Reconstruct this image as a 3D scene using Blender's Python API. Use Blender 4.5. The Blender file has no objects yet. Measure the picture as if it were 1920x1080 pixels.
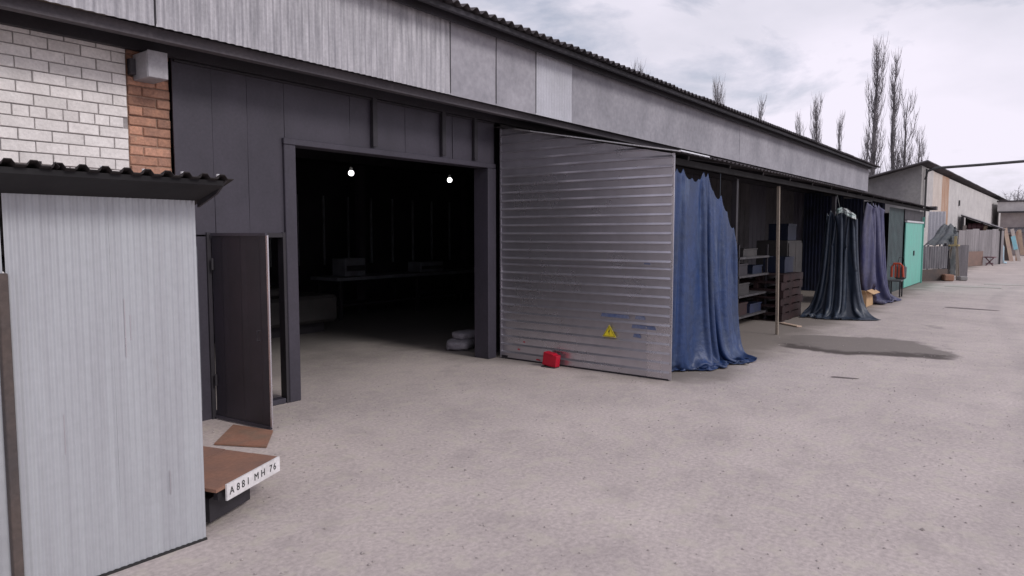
import bpy, bmesh, math, random
import numpy as np
from mathutils import Vector, Matrix, noise as mn
R = math.radians
random.seed(7)
S = bpy.context.scene
COL = S.collection

# ------------------------------------------------------------------ camera
H = 1.6
pitch, azim = math.atan(100/1310), math.atan(1015/math.hypot(1310, 100))
cd = bpy.data.cameras.new('camera'); cam = bpy.data.objects.new('camera', cd); COL.objects.link(cam)
cd.sensor_width = 36; cd.lens = 36*1310/1920; cd.clip_start = .05; cd.clip_end = 3000
fw = Vector((math.cos(azim)*math.cos(pitch), math.sin(azim)*math.cos(pitch), -math.sin(pitch)))
cam.location = (0, 0, H); cam.rotation_euler = fw.to_track_quat('-Z', 'Y').to_euler()
S.camera = cam

# ------------------------------------------------------------------ sky and light
SUN_EL, SUN_AZ = R(36), R(-92)          # direction towards the sun (azimuth from +X)
W = bpy.data.worlds.new('World'); S.world = W; W.use_nodes = True
nt = W.node_tree; nt.nodes.clear()
def wn(t, **k):
    n = nt.nodes.new(t)
    for a, b in k.items(): setattr(n, a, b)
    return n
out = wn('ShaderNodeOutputWorld'); bg = wn('ShaderNodeBackground'); nt.links.new(bg.outputs[0], out.inputs[0])
sky = wn('ShaderNodeTexSky', sky_type='NISHITA'); sky.sun_disc = False
sky.sun_elevation = SUN_EL; sky.sun_rotation = R(90)-SUN_AZ
sky.dust_density = 2.0
SKY_STRENGTH = .10
bg.inputs[1].default_value = SKY_STRENGTH
tc = wn('ShaderNodeTexCoord'); mp = wn('ShaderNodeMapping'); mp.inputs['Scale'].default_value = (1, 1, 2.4)
nz = wn('ShaderNodeTexNoise'); nz.inputs['Scale'].default_value = 3.6; nz.inputs['Detail'].default_value = 7; nz.inputs['Roughness'].default_value = .58
nz.inputs['Distortion'].default_value = .25
nt.links.new(tc.outputs['Generated'], mp.inputs[0]); nt.links.new(mp.outputs[0], nz.inputs['Vector'])
cr = wn('ShaderNodeValToRGB'); cr.color_ramp.elements[0].position = .40; cr.color_ramp.elements[1].position = .53
cr.color_ramp.elements[0].color = (.50,.50,.50,1); cr.color_ramp.elements[1].color = (1,1,1,1)
nt.links.new(nz.outputs['Fac'], cr.inputs[0])
nz2 = wn('ShaderNodeTexNoise'); nz2.inputs['Scale'].default_value = 2.2; nz2.inputs['Detail'].default_value = 6
nt.links.new(mp.outputs[0], nz2.inputs['Vector'])
cr2 = wn('ShaderNodeValToRGB'); cr2.color_ramp.elements[0].position = .38; cr2.color_ramp.elements[1].position = .62
cr2.color_ramp.elements[0].color = (7.0,6.9,7.9,1); cr2.color_ramp.elements[1].color = (9.3,8.8,10.0,1)
nt.links.new(nz2.outputs['Fac'], cr2.inputs[0])
mx = wn('ShaderNodeMix', data_type='RGBA')
nt.links.new(cr.outputs[0], mx.inputs['Factor']); nt.links.new(sky.outputs[0], mx.inputs['A']); nt.links.new(cr2.outputs[0], mx.inputs['B'])
nt.links.new(mx.outputs['Result'], bg.inputs[0])
sl = bpy.data.lights.new('sun', 'SUN'); sl.energy = 1.5; sl.angle = R(16); sl.color = (1, .96, .93)
so = bpy.data.objects.new('sun', sl); COL.objects.link(so)
sd = Vector((math.cos(SUN_EL)*math.cos(SUN_AZ), math.cos(SUN_EL)*math.sin(SUN_AZ), math.sin(SUN_EL)))
so.rotation_euler = sd.to_track_quat('Z', 'Y').to_euler()
S.view_settings.view_transform = 'Standard'; S.view_settings.look = 'None'
S.view_settings.exposure = 0.0; S.view_settings.gamma = 1; S.view_settings.use_curve_mapping = False
S.render.engine = 'CYCLES'; S.cycles.max_bounces = 6

# ------------------------------------------------------------------ materials
def mat(name, c1, c2=None, c3=None, scale=3, stretch=(1,1,1), rough=.8, metal=0, bump=.0, bscale=40, fine=.15, spots=0, sc=(.2,.1,.05), sscale=2, rnd=0, emit=0, lo=.35, hi=.65, sstretch=(1,1,1)):
    """c1<->c2 broad noise, multiplied by fine noise, plus spots of sc with soft outline"""
    m = bpy.data.materials.new(name); m.use_nodes = True; t = m.node_tree; N = t.nodes; K = t.links.new
    b = N['Principled BSDF']; b.inputs['Roughness'].default_value = rough; b.inputs['Metallic'].default_value = metal
    if emit:
        b.inputs['Emission Color'].default_value = (*c1, 1); b.inputs['Emission Strength'].default_value = emit
    c2 = c2 or tuple(x*.8 for x in c1)
    tcd = N.new('ShaderNodeTexCoord')
    oi = N.new('ShaderNodeObjectInfo')
    def ns(sca, st, det=5, ro=.6):
        q = N.new('ShaderNodeMapping'); q.inputs['Scale'].default_value = st; K(tcd.outputs['Object'], q.inputs[0])
        n = N.new('ShaderNodeTexNoise'); n.inputs['Scale'].default_value = sca; n.inputs['Detail'].default_value = det; n.inputs['Roughness'].default_value = ro
        if rnd:
            ad = N.new('ShaderNodeVectorMath'); ad.operation = 'MULTIPLY_ADD'
            cx = N.new('ShaderNodeCombineXYZ'); K(oi.outputs['Random'], cx.inputs[0]); K(oi.outputs['Random'], cx.inputs[1])
            K(cx.outputs[0], ad.inputs[0]); ad.inputs[1].default_value = (37, 91, 0); K(q.outputs[0], ad.inputs[2]); K(ad.outputs[0], n.inputs['Vector'])
        else: K(q.outputs[0], n.inputs['Vector'])
        return n
    n1 = ns(scale, stretch); r = N.new('ShaderNodeMapRange'); r.inputs[1].default_value = lo; r.inputs[2].default_value = hi; K(n1.outputs['Fac'], r.inputs[0])
    m1 = N.new('ShaderNodeMix'); m1.data_type = 'RGBA'; K(r.outputs[0], m1.inputs['Factor']); m1.inputs['A'].default_value = (*c1, 1); m1.inputs['B'].default_value = (*c2, 1)
    last = m1.outputs['Result']
    if rnd:
        rr = N.new('ShaderNodeMapRange'); K(oi.outputs['Random'], rr.inputs[0]); rr.inputs[3].default_value = 1-rnd; rr.inputs[4].default_value = 1+rnd
        m2 = N.new('ShaderNodeMix'); m2.data_type = 'RGBA'; m2.blend_type = 'MULTIPLY'; m2.inputs['Factor'].default_value = 1
        K(last, m2.inputs['A']); K(rr.outputs[0], m2.inputs['B']); last = m2.outputs['Result']
    if spots:
        n3 = ns(sscale, sstretch, 8, .65); r3 = N.new('ShaderNodeMapRange'); r3.inputs[1].default_value = .72-spots*.3; r3.inputs[2].default_value = .80-spots*.3+.03
        K(n3.outputs['Fac'], r3.inputs[0])
        m3 = N.new('ShaderNodeMix'); m3.data_type = 'RGBA'; K(r3.outputs[0], m3.inputs['Factor']); K(last, m3.inputs['A']); m3.inputs['B'].default_value = (*sc, 1); last = m3.outputs['Result']
    nf = ns(bscale, (1,1,1), 3); rf = N.new('ShaderNodeMapRange'); K(nf.outputs['Fac'], rf.inputs[0]); rf.inputs[1].default_value = .3; rf.inputs[2].default_value = .7
    rf.inputs[3].default_value = 1-fine; rf.inputs[4].default_value = 1+fine
    m4 = N.new('ShaderNodeMix'); m4.data_type = 'RGBA'; m4.blend_type = 'MULTIPLY'; m4.inputs['Factor'].default_value = 1
    K(last, m4.inputs['A']); K(rf.outputs[0], m4.inputs['B']); K(m4.outputs['Result'], b.inputs['Base Color'])
    rg = N.new('ShaderNodeMapRange'); K(n1.outputs['Fac'], rg.inputs[0]); rg.inputs[3].default_value = max(.05, rough-.12); rg.inputs[4].default_value = min(1, rough+.12); K(rg.outputs[0], b.inputs['Roughness'])
    if bump:
        bp = N.new('ShaderNodeBump'); bp.inputs['Strength'].default_value = bump; bp.inputs['Distance'].default_value = .01; K(nf.outputs['Fac'], bp.inputs['Height']); K(bp.outputs[0], b.inputs['Normal'])
    return m
ST = (6, 6, .35)
M = dict(
 ground = mat('sandy_ground', (.515,.45,.425), (.42,.365,.35), scale=.8, rough=.95, bump=.35, bscale=34, fine=.17, spots=.2, sc=(.34,.29,.275), sscale=2.2),
 hallfloor = mat('dark_hall_concrete', (.27,.24,.23), (.15,.14,.135), scale=1.2, rough=.8, bump=.3, bscale=30),
 dirt = mat('dark_damp_dirt', (.27,.235,.20), (.21,.19,.15), scale=3, rough=.95, bump=.8, bscale=40, fine=.3),
 wetrim = mat('wet_dark_edge', (.13,.105,.10), (.18,.15,.14), scale=4, rough=.7, bump=.5, bscale=30, fine=.25),
 patch = mat('damp_patch', (.22,.195,.18), (.27,.235,.215), scale=2, rough=.85, bump=.5, bscale=40, fine=.25),
 pebble = mat('pebble_grey', (.42,.375,.36), (.30,.265,.255), scale=3, rough=.9),
 curb = mat('pale_concrete', (.5,.46,.43), (.4,.37,.34), scale=2, rough=.9, bump=.4),
 fascia = mat('grey_asbestos_sheet', (.345,.335,.37), (.26,.255,.285), scale=1.6, rough=.75, fine=.12, bscale=14, stretch=(1,1,.7), spots=.22, sc=(.31,.30,.30), sscale=2.5),
 fascia_rib = mat('pale_ribbed_sheet', (.47,.46,.49), (.29,.285,.31), scale=7, stretch=(3,3,.28), rough=.6, metal=.15, fine=.1),
 fascia_light = mat('clean_zinc_sheet', (.50,.50,.55), (.43,.43,.47), scale=3, rough=.55, metal=.2, fine=.06),
 galv = mat('weathered_galvanised_sheet', (.47,.49,.52), (.405,.415,.445), scale=2.2, stretch=(7,7,.3), rough=.5, metal=.3, fine=.04, bscale=22, spots=.24, sc=(.44,.415,.42), sscale=2.6, sstretch=(3,3,.5)),
 ribmet = mat('dull_galvanised_ribbed_sheet', (.57,.555,.60), (.49,.475,.52), scale=1.1, rough=.29, metal=.78, fine=.05, bscale=9),
 brightmet = mat('bright_crest_glint', (.8,.8,.82), (.7,.7,.72), rough=.3, metal=.6),
 shinymet = mat('newer_galvanised_strip', (.62,.60,.64), (.55,.53,.57), rough=.28, metal=.8, fine=.03, bscale=9),
 dark = mat('dark_charcoal_paint', (.050,.044,.061), (.038,.034,.047), scale=2.5, rough=.55, fine=.12, stretch=(1,1,.6)),
 darker = mat('blackened_steel', (.028,.024,.032), (.02,.018,.022), scale=3, rough=.6),
 doorp = mat('charcoal_door_paint', (.024,.020,.030), (.018,.016,.023), scale=3, rough=.5, fine=.08),
 hall = mat('dark_hall_wall', (.045,.038,.052), (.028,.024,.034), scale=1, rough=.9),  # very dark even colour for the hall's inner walls
 hallrib = mat('dull_hall_rib', (.16,.17,.20), (.11,.11,.13), rough=.8),
 soffit = mat('weathered_soffit_board', (.10,.09,.10), (.06,.055,.065), scale=3, rough=.9, stretch=(.5,3,3)),
 soffit_brown = mat('brown_soffit_board', (.25,.20,.15), (.2,.18,.17), scale=2, rough=.9),
 roof = mat('dark_corrugated_asbestos', (.085,.075,.08), (.05,.045,.05), scale=3, rough=.95, bump=.4, spots=.15, sc=(.13,.13,.09), sscale=6),
 shedroof = mat('dark_brown_corrugated_roof', (.024,.018,.018), (.014,.011,.012), scale=4, rough=.85, bump=.3),
 wbrick = mat('white_silicate_brick', (.80,.765,.75), (.69,.655,.64), scale=6, rough=.9, bump=.4, bscale=50, fine=.1, rnd=.10),
 mortar = mat('grey_mortar', (.36,.33,.33), (.25,.235,.235), scale=6, rough=.95, bump=.5),
 rbrick = mat('red_brick', (.46,.24,.16), (.34,.19,.14), scale=9, rough=.9, bump=.6, bscale=45, fine=.2, rnd=.3, spots=.16, sc=(.38,.30,.22), sscale=14),
 rmortar = mat('brown_mortar', (.36,.23,.17), (.26,.17,.13), scale=8, rough=.95, bump=.6),
 box = mat('pale_grey_tin', (.40,.39,.42), (.33,.32,.34), scale=5, rough=.6, metal=.1),
 tarp_blue = mat('blue_tarpaulin', (.012,.038,.13), (.022,.04,.095), scale=2.2, rough=.5, fine=.16, bump=.9, bscale=13, stretch=(1.5,1.5,.6), spots=.55, sc=(.085,.12,.205), sscale=1.5, sstretch=(1.8,1.8,.35)),
 tarp_dark = mat('dark_navy_tarpaulin', (.014,.024,.044), (.035,.047,.07), scale=3, rough=.42, fine=.2, bump=.9, bscale=9, stretch=(2,2,.6), spots=.12, sc=(.03,.05,.15), sscale=4),
 tarp_violet = mat('faded_violet_blue_tarpaulin', (.035,.038,.11), (.10,.10,.155), scale=2.5, rough=.6, stretch=(3,3,.5), bump=.7, bscale=10),
 tarp_lining = mat('pale_green_lining', (.3,.42,.40), (.5,.5,.5), scale=8, rough=.6),
 tarp_black = mat('dusty_black_tarpaulin', (.05,.06,.065), (.09,.095,.10), scale=3, rough=.6),
 wood = mat('pale_raw_timber', (.30,.25,.20), (.22,.19,.16), scale=5, rough=.8, stretch=(6,6,.5)),
 oldwood = mat('weathered_plank', (.30,.24,.2), (.2,.16,.14), scale=5, rough=.85, stretch=(3,3,1)),
 plank_tan = mat('tan_plank', (.58,.46,.33), (.5,.36,.3), scale=3, rough=.8),
 ply = mat('brown_plywood', (.29,.15,.10), (.22,.125,.095), scale=4, rough=.75, fine=.1, spots=.1, sc=(.3,.22,.17), sscale=5),
 rustboard = mat('rusty_board', (.30,.15,.10), (.22,.14,.10), scale=5, rough=.85, spots=.15, sc=(.28,.25,.2), sscale=6),
 white = mat('white_painted_board', (.75,.73,.74), (.6,.58,.58), scale=8, rough=.6, fine=.1),
 black = mat('black_marking', (.02,.02,.02), (.03,.03,.03), rough=.6),
 rubber = mat('black_rubber', (.025,.023,.024), rough=.8),
 yellow = mat('yellow_sign_film', (.85,.70,.03), (.8,.62,.03), rough=.4, fine=.03),
 red = mat('bright_red_plastic', (.55,.005,.03), (.45,.005,.025), rough=.45, fine=.05),
 bluepaint = mat('blue_paint_smear', (.08,.12,.25), (.20,.22,.30), scale=10, rough=.5),
 turq = mat('turquoise_paint', (.13,.47,.38), (.16,.42,.36), scale=3, rough=.5, stretch=(2,2,.7), fine=.06),
 teal = mat('dark_teal_sheet', (.04,.07,.075), (.03,.045,.05), rough=.6),
 navy = mat('navy_ribbed_sheet', (.02,.027,.07), (.015,.02,.04), rough=.6, rnd=.1),
 shelfmet = mat('grey_shelf_steel', (.095,.09,.10), (.05,.048,.05), scale=6, rough=.5, metal=.2),
 greysheet = mat('grey_wall_sheet', (.075,.069,.075), (.045,.041,.045), scale=2, rough=.8),
 darkred = mat('dark_red_steel', (.03,.012,.013), (.018,.009,.010), scale=5, rough=.6),
 blueitem = mat('blue_plastic', (.009,.015,.04), (.007,.012,.028), rough=.5),
 card = mat('cardboard', (.55,.36,.20), (.45,.30,.17), scale=5, rough=.85),
 orange = mat('orange_plastic', (.5,.08,.04), (.4,.07,.035), rough=.4),
 sack = mat('pale_woven_sack', (.32,.30,.33), (.24,.22,.25), scale=8, rough=.8, bump=.5),
 machine = mat('dusty_grey_sheet_metal', (.05,.046,.046), (.032,.03,.032), scale=3, rough=.6),
 concrete = mat('stained_concrete_wall', (.30,.29,.28), (.20,.19,.195), scale=.9, rough=.9, fine=.12, spots=.12, sc=(.38,.36,.34), sscale=.8, bscale=8),
 cream = mat('cream_painted_sheet', (.58,.52,.48), (.48,.42,.38), scale=2, rough=.7, stretch=(2,2,.4)),
 rust = mat('rust_streaked_sheet', (.36,.20,.125), (.46,.34,.27), scale=3, rough=.85, stretch=(2,2,.3)),
 offwhite = mat('offwhite_wall_sheet', (.56,.54,.53), (.47,.45,.45), scale=1, rough=.75, fine=.08, bscale=5),
 zincpale = mat('pale_zinc_sheet', (.60,.60,.63), (.52,.52,.55), scale=2, rough=.5, metal=.2),
 corrdark = mat('dark_streaked_corrugated_sheet', (.17,.165,.18), (.08,.075,.085), scale=4, rough=.7, stretch=(3,3,.3)),
 brownbase = mat('brown_plinth', (.10,.075,.065), (.07,.06,.06), scale=3, rough=.9),
 greyfence = mat('grey_fence_sheet', (.30,.28,.29), (.21,.195,.205), scale=2.5, rough=.75, stretch=(3,3,.3), rnd=.12),
 brownboard = mat('brown_hardboard', (.22,.14,.115), (.17,.12,.105), scale=2, rough=.85),
 maroon = mat('maroon_paint', (.14,.06,.075), rough=.6),
 yellowwood = mat('yellowish_timber', (.42,.34,.17), (.3,.25,.14), scale=5, rough=.8),
 cyan = mat('pale_cyan_plastic', (.25,.55,.62), (.35,.6,.68), rough=.5),
 bluepipe = mat('light_blue_pipe', (.40,.58,.68), (.5,.62,.7), rough=.5),
 pipe = mat('dark_insulated_pipe', (.05,.05,.055), (.08,.08,.08), rough=.7),
 stainwall = mat('stained_beige_wall', (.42,.37,.36), (.30,.26,.26), scale=1.4, rough=.9),
 bark = mat('hazed_poplar_bark', (.15,.138,.145), (.10,.092,.10), scale=2, rough=.95),  # lightened: distance haze put into the bark colour
 twig = mat('hazed_grey_twigs', (.21,.19,.205), (.15,.14,.15), scale=2, rough=.95),  # twigs paler too, with the haze put into their colour
 strip = mat('pale_hall_strip', (.42,.45,.5), (.3,.32,.36), rough=.8),
 blacktimber = mat('near_black_timber', (.012,.011,.013), (.008,.007,.009), rough=.9),  # near-black even colour for the front beam and soffit board
 lamp = mat('lit_lamp_glass', (1,.98,.95), (1,.98,.95), emit=6),
 bulbbase = mat('white_lamp_base', (.5,.5,.5)),
)

def stains_and_shade(m):
    # damp patch, trodden dirt by the lean-to and the hall's gloom painted into the floor, each with its own noisy outline
    t = m.node_tree; N = t.nodes; K = t.links.new; b = N['Principled BSDF']; src = b.inputs['Base Color'].links[0].from_socket
    g = N.new('ShaderNodeNewGeometry'); sx = N.new('ShaderNodeSeparateXYZ'); K(g.outputs['Position'], sx.inputs[0])
    def mth(op, *a, clamp=False):
        n = N.new('ShaderNodeMath'); n.operation = op; n.use_clamp = clamp
        for i, v in enumerate(a):
            if isinstance(v, (int, float)): n.inputs[i].default_value = v
            else: K(v, n.inputs[i])
        return n.outputs[0]
    def noi(sc, det=5):
        n = N.new('ShaderNodeTexNoise'); n.inputs['Scale'].default_value = sc; n.inputs['Detail'].default_value = det; K(g.outputs['Position'], n.inputs['Vector']); return mth('SUBTRACT', n.outputs['Fac'], .5)
    X, Y = sx.outputs[0], sx.outputs[1]; n1, n2 = noi(1.1), noi(5)
    wob = mth('ADD', mth('MULTIPLY', n1, 1.5), mth('MULTIPLY', n2, .35))
    def ss(v, a, c): 
        q = N.new('ShaderNodeMapRange'); q.interpolation_type = 'SMOOTHSTEP'; K(v, q.inputs[0]); q.inputs[1].default_value = a; q.inputs[2].default_value = c; return q.outputs[0]
    def over(src, fac, col):
        q = N.new('ShaderNodeMix'); q.data_type = 'RGBA'; K(fac, q.inputs['Factor']); K(src, q.inputs['A']); q.inputs['B'].default_value = (*col, 1); return q.outputs['Result']
    # sandy mottling, faint wheel tracks along the yard, old drips
    mo = noi(7, 6); src = over(src, mth('MULTIPLY', ss(mo, .0, .14), .45), (.52,.475,.405)); mo2 = noi(3.1, 7); src = over(src, mth('MULTIPLY', ss(mo2, .04, .2), .35), (.33,.285,.28))
    yc = mth('ADD', Y, mth('MULTIPLY', mth('SINE', mth('MULTIPLY', X, .22)), .5))
    for c_ in (.55, -.95):
        tr_ = mth('SUBTRACT', 1, ss(mth('ABSOLUTE', mth('SUBTRACT', mth('ADD', yc, mth('MULTIPLY', n2, .18)), c_)), .05, .22)); src = over(src, mth('MULTIPLY', tr_, mth('ADD', .22, n1)), (.30,.265,.26))
    dr_ = noi(.9, 9); src = over(src, mth('MULTIPLY', ss(dr_, .17, .23), .5), (.22,.19,.185))
    # dirt: x > 6.9, y > 2.75 (slanting), fading outwards
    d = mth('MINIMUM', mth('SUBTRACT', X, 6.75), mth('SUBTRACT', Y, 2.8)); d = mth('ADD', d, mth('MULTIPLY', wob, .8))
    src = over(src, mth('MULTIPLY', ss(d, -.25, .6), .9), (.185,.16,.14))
    # damp patch: rotated ellipse
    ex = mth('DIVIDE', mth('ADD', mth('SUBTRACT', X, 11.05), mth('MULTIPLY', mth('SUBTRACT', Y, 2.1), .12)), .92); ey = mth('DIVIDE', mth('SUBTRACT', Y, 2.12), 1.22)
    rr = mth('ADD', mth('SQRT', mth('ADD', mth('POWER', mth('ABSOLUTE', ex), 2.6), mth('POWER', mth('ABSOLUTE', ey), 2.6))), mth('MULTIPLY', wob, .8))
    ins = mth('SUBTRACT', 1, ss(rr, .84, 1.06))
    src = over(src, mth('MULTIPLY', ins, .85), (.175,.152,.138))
    rim = mth('MULTIPLY', mth('MULTIPLY', ss(rr, .38, .68), ins), ss(mth('ADD', mth('MULTIPLY', ex, -1), mth('MULTIPLY', n2, .8)), .25, .6))  # near-side rim: shadow of a shallow hollow put into the colour
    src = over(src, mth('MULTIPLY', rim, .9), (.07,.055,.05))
    # hall floor darkened inwards: the unlit interior put into the colour
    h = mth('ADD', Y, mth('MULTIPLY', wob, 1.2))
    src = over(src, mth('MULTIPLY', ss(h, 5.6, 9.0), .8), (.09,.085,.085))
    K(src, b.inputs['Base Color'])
stains_and_shade(M['ground'])

# ------------------------------------------------------------------ helpers
def V(*a): return Vector(a)
def link_mesh(name, bm, material, parent=None, smooth=False):
    bm.normal_update()
    me = bpy.data.meshes.new(name); bm.to_mesh(me); bm.free()
    me.materials.append(M[material] if isinstance(material, str) else material)
    if smooth: me.polygons.foreach_set('use_smooth', [True]*len(me.polygons))
    o = bpy.data.objects.new(name, me); COL.objects.link(o)
    if parent is not None: attach(o, parent)
    return o
ORG = {}
def origin(o):
    p = Vector(o.location)
    return p + (origin(o.parent) if o.parent else Vector())
def attach(o, parent): 
    """mesh vertices are in world coordinates: shift the child back by its parent's origin"""
    o.parent = parent; o.location = Vector(o.location) - origin(parent)
def thing(name, label, cat, loc=(0,0,0), group=None):
    o = bpy.data.objects.new(name, None); COL.objects.link(o); o.location = loc; o.empty_display_size = .2
    o['label'] = label; o['category'] = cat
    if group: o['group'] = group
    return o
def tag(o, label=None, cat=None, group=None, kind=None):
    for k, v in (('label', label), ('category', cat), ('group', group), ('kind', kind)):
        if v: o[k] = v
    return o
def copy_tree(o, parent=None):
    c = o.copy(); COL.objects.link(c)
    if parent is not None: c.parent = parent
    for ch in list(o.children): copy_tree(ch, c)
    return c
def box(bm, a, b):
    x0,y0,z0 = (min(p,q) for p,q in zip(a,b)); x1,y1,z1 = (max(p,q) for p,q in zip(a,b))
    v = [bm.verts.new(p) for p in ((x0,y0,z0),(x1,y0,z0),(x1,y1,z0),(x0,y1,z0),(x0,y0,z1),(x1,y0,z1),(x1,y1,z1),(x0,y1,z1))]
    for f in ((0,3,2,1),(4,5,6,7),(0,1,5,4),(1,2,6,5),(2,3,7,6),(3,0,4,7)): bm.faces.new([v[i] for i in f])
    return v
def obox(bm, c, sx, sy, sz, rz=0, rx=0, ry=0):
    """box centred at c, rotated"""
    m = Matrix.Translation(c) @ Matrix.Rotation(rz,4,'Z') @ Matrix.Rotation(ry,4,'Y') @ Matrix.Rotation(rx,4,'X')
    v = box(bm, (-sx/2,-sy/2,-sz/2), (sx/2,sy/2,sz/2))
    for q in v: q.co = m @ q.co
    return v
def bar(bm, p, q, w, h=None, up=V(0,0,1)):
    p, q = Vector(p), Vector(q); h = h or w; d = (q-p).normalized()
    if abs(d.dot(up)) > .95: up = V(1,0,0)
    s = d.cross(up).normalized(); u = s.cross(d)
    v = [bm.verts.new(e + s*a*w/2 + u*b*h/2) for e in (p, q) for a, b in ((-1,-1),(1,-1),(1,1),(-1,1))]
    for f in ((0,1,2,3),(7,6,5,4),(0,4,5,1),(1,5,6,2),(2,6,7,3),(3,7,4,0)): bm.faces.new([v[i] for i in f])
    bmesh.ops.recalc_face_normals(bm, faces=list({f for x in v for f in x.link_faces}))
def tube(bm, pts, rad, n=6, cap=True):
    pts = [Vector(p) for p in pts]; rings = []
    rads = rad if isinstance(rad, (list, tuple)) else [rad]*len(pts)
    for i, p in enumerate(pts):
        d = (pts[min(i+1, len(pts)-1)] - pts[max(i-1, 0)]).normalized()
        a = d.cross(V(0,0,1)) if abs(d.z) < .9 else d.cross(V(1,0,0)); a.normalize(); b = d.cross(a)
        rings.append([bm.verts.new(p + (a*math.cos(2*math.pi*k/n) + b*math.sin(2*math.pi*k/n))*rads[i]) for k in range(n)])
    for r0, r1 in zip(rings, rings[1:]):
        for k in range(n): bm.faces.new((r0[k], r0[(k+1)%n], r1[(k+1)%n], r1[k]))
    if cap: bm.faces.new(rings[0][::-1]); bm.faces.new(rings[-1])
def P(name, fn, material, parent=None, smooth=False, bevel=0):
    """one mesh object from a builder function"""
    bm = bmesh.new(); fn(bm)
    if bevel: bmesh.ops.bevel(bm, geom=list(bm.edges), offset=bevel, segments=1, affect='EDGES')
    return link_mesh(name, bm, material, parent, smooth)
def B(name, a, b, material, parent=None, bevel=0): return P(name, lambda bm: box(bm, a, b), material, parent, bevel=bevel)
def BAR(name, p, q, w, h, material, parent=None): return P(name, lambda bm: bar(bm, p, q, w, h), material, parent)
def prism(bm, poly, off):
    a = [bm.verts.new(p) for p in poly]; b = [bm.verts.new(Vector(p)+Vector(off)) for p in poly]
    bm.faces.new(a); bm.faces.new(b[::-1]); n = len(a)
    for i in range(n): bm.faces.new((a[i], b[i], b[(i+1)%n], a[(i+1)%n]))
    bmesh.ops.recalc_face_normals(bm, faces=bm.faces)
def profile(w, pitch, depth, kind, phase=0):
    """(u, d) points of a sheet's cross-section"""
    pts = [(0.0, 0.0)]; u = -phase
    if kind == 'flat': return [(0,0),(w,0)]
    shape = {'trap': ((.0,0),(.45,0),(.58,1),(.87,1)), 'lip': ((.0,0),(.53,0),(.57,1),(.63,1),(.85,0)), 'sine': ((0,0),(.125,.15),(.25,.5),(.375,.85),(.5,1),(.625,.85),(.75,.5),(.875,.15)),
             'rib': ((0,0),(.80,0),(.86,1),(.94,1))}[kind]
    while u < w:
        for a, d in shape:
            x = u + a*pitch
            if 0 < x < w: pts.append((x, d*depth))
        u += pitch
    pts.append((w, 0)); return pts
def sheet(name, O, U, Vd, N, w, v0, v1, pitch, depth, kind, material, parent=None, rows=1, wob=0, t=.002, phase=0, seed=0):
    """ribbed sheet: profile along U, extruded along Vd from v0(u) to v1(u), ribs standing towards N"""
    f0 = v0 if callable(v0) else (lambda u: v0); f1 = v1 if callable(v1) else (lambda u: v1)
    O, U, Vd, N = Vector(O), Vector(U).normalized(), Vector(Vd).normalized(), Vector(N).normalized()
    bm = bmesh.new(); pr = profile(w, pitch, depth, kind, phase); L = []
    if kind == 'flat' and wob: pr = [(w*i/8, 0) for i in range(9)]
    for back in (0, 1):
        g = []
        for u, d in pr:
            col = []
            for j in range(rows+1):
                v = f0(u) + (f1(u)-f0(u))*j/rows
                dd = d + (wob*mn.noise(V(u*1.7+seed*9.1, v*1.7, seed)) if wob else 0) - back*t
                col.append(bm.verts.new(O + U*u + Vd*v + N*dd))
            g.append(col)
        L.append(g)
    a, b = L; n = len(pr)
    for i in range(n-1):
        for j in range(rows):
            bm.faces.new((a[i][j], a[i+1][j], a[i+1][j+1], a[i][j+1])); bm.faces.new((b[i][j], b[i][j+1], b[i+1][j+1], b[i+1][j]))
        bm.faces.new((a[i][0], b[i][0], b[i+1][0], a[i+1][0])); bm.faces.new((a[i][rows], a[i+1][rows], b[i+1][rows], b[i][rows]))
    for i in (0, n-1):
        for j in range(rows): bm.faces.new((a[i][j], a[i][j+1], b[i][j+1], b[i][j]))
    bmesh.ops.recalc_face_normals(bm, faces=bm.faces)
    return link_mesh(name, bm, material, parent)
X_, Y_, Z_ = V(1,0,0), V(0,1,0), V(0,0,1)
def flatpoly(name, pts, z, material, jag=0, sub=4, seed=0):
    q = []; n = len(pts); sub = 10
    for i in range(n):
        p0, p1, p2, p3 = (pts[(i+j-1) % n] for j in range(4))
        for k in range(sub):
            t = k/sub; c = [.5*(2*p1[a]+(p2[a]-p0[a])*t+(2*p0[a]-5*p1[a]+4*p2[a]-p3[a])*t*t+(3*p1[a]-p0[a]-3*p2[a]+p3[a])*t**3) for a in (0,1)]
            w = V(c[0]*5, c[1]*5, seed); q.append((c[0]+jag*mn.noise(w), c[1]+jag*mn.noise(w+V(9,4,7)), z))
    bm = bmesh.new(); bm.faces.new([bm.verts.new(p) for p in q]); bmesh.ops.triangulate(bm, faces=bm.faces)
    bmesh.ops.recalc_face_normals(bm, faces=bm.faces)
    if sum(f.normal.z for f in bm.faces) < 0: bmesh.ops.reverse_faces(bm, faces=bm.faces)
    o = link_mesh(name, bm, material); return o

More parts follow.
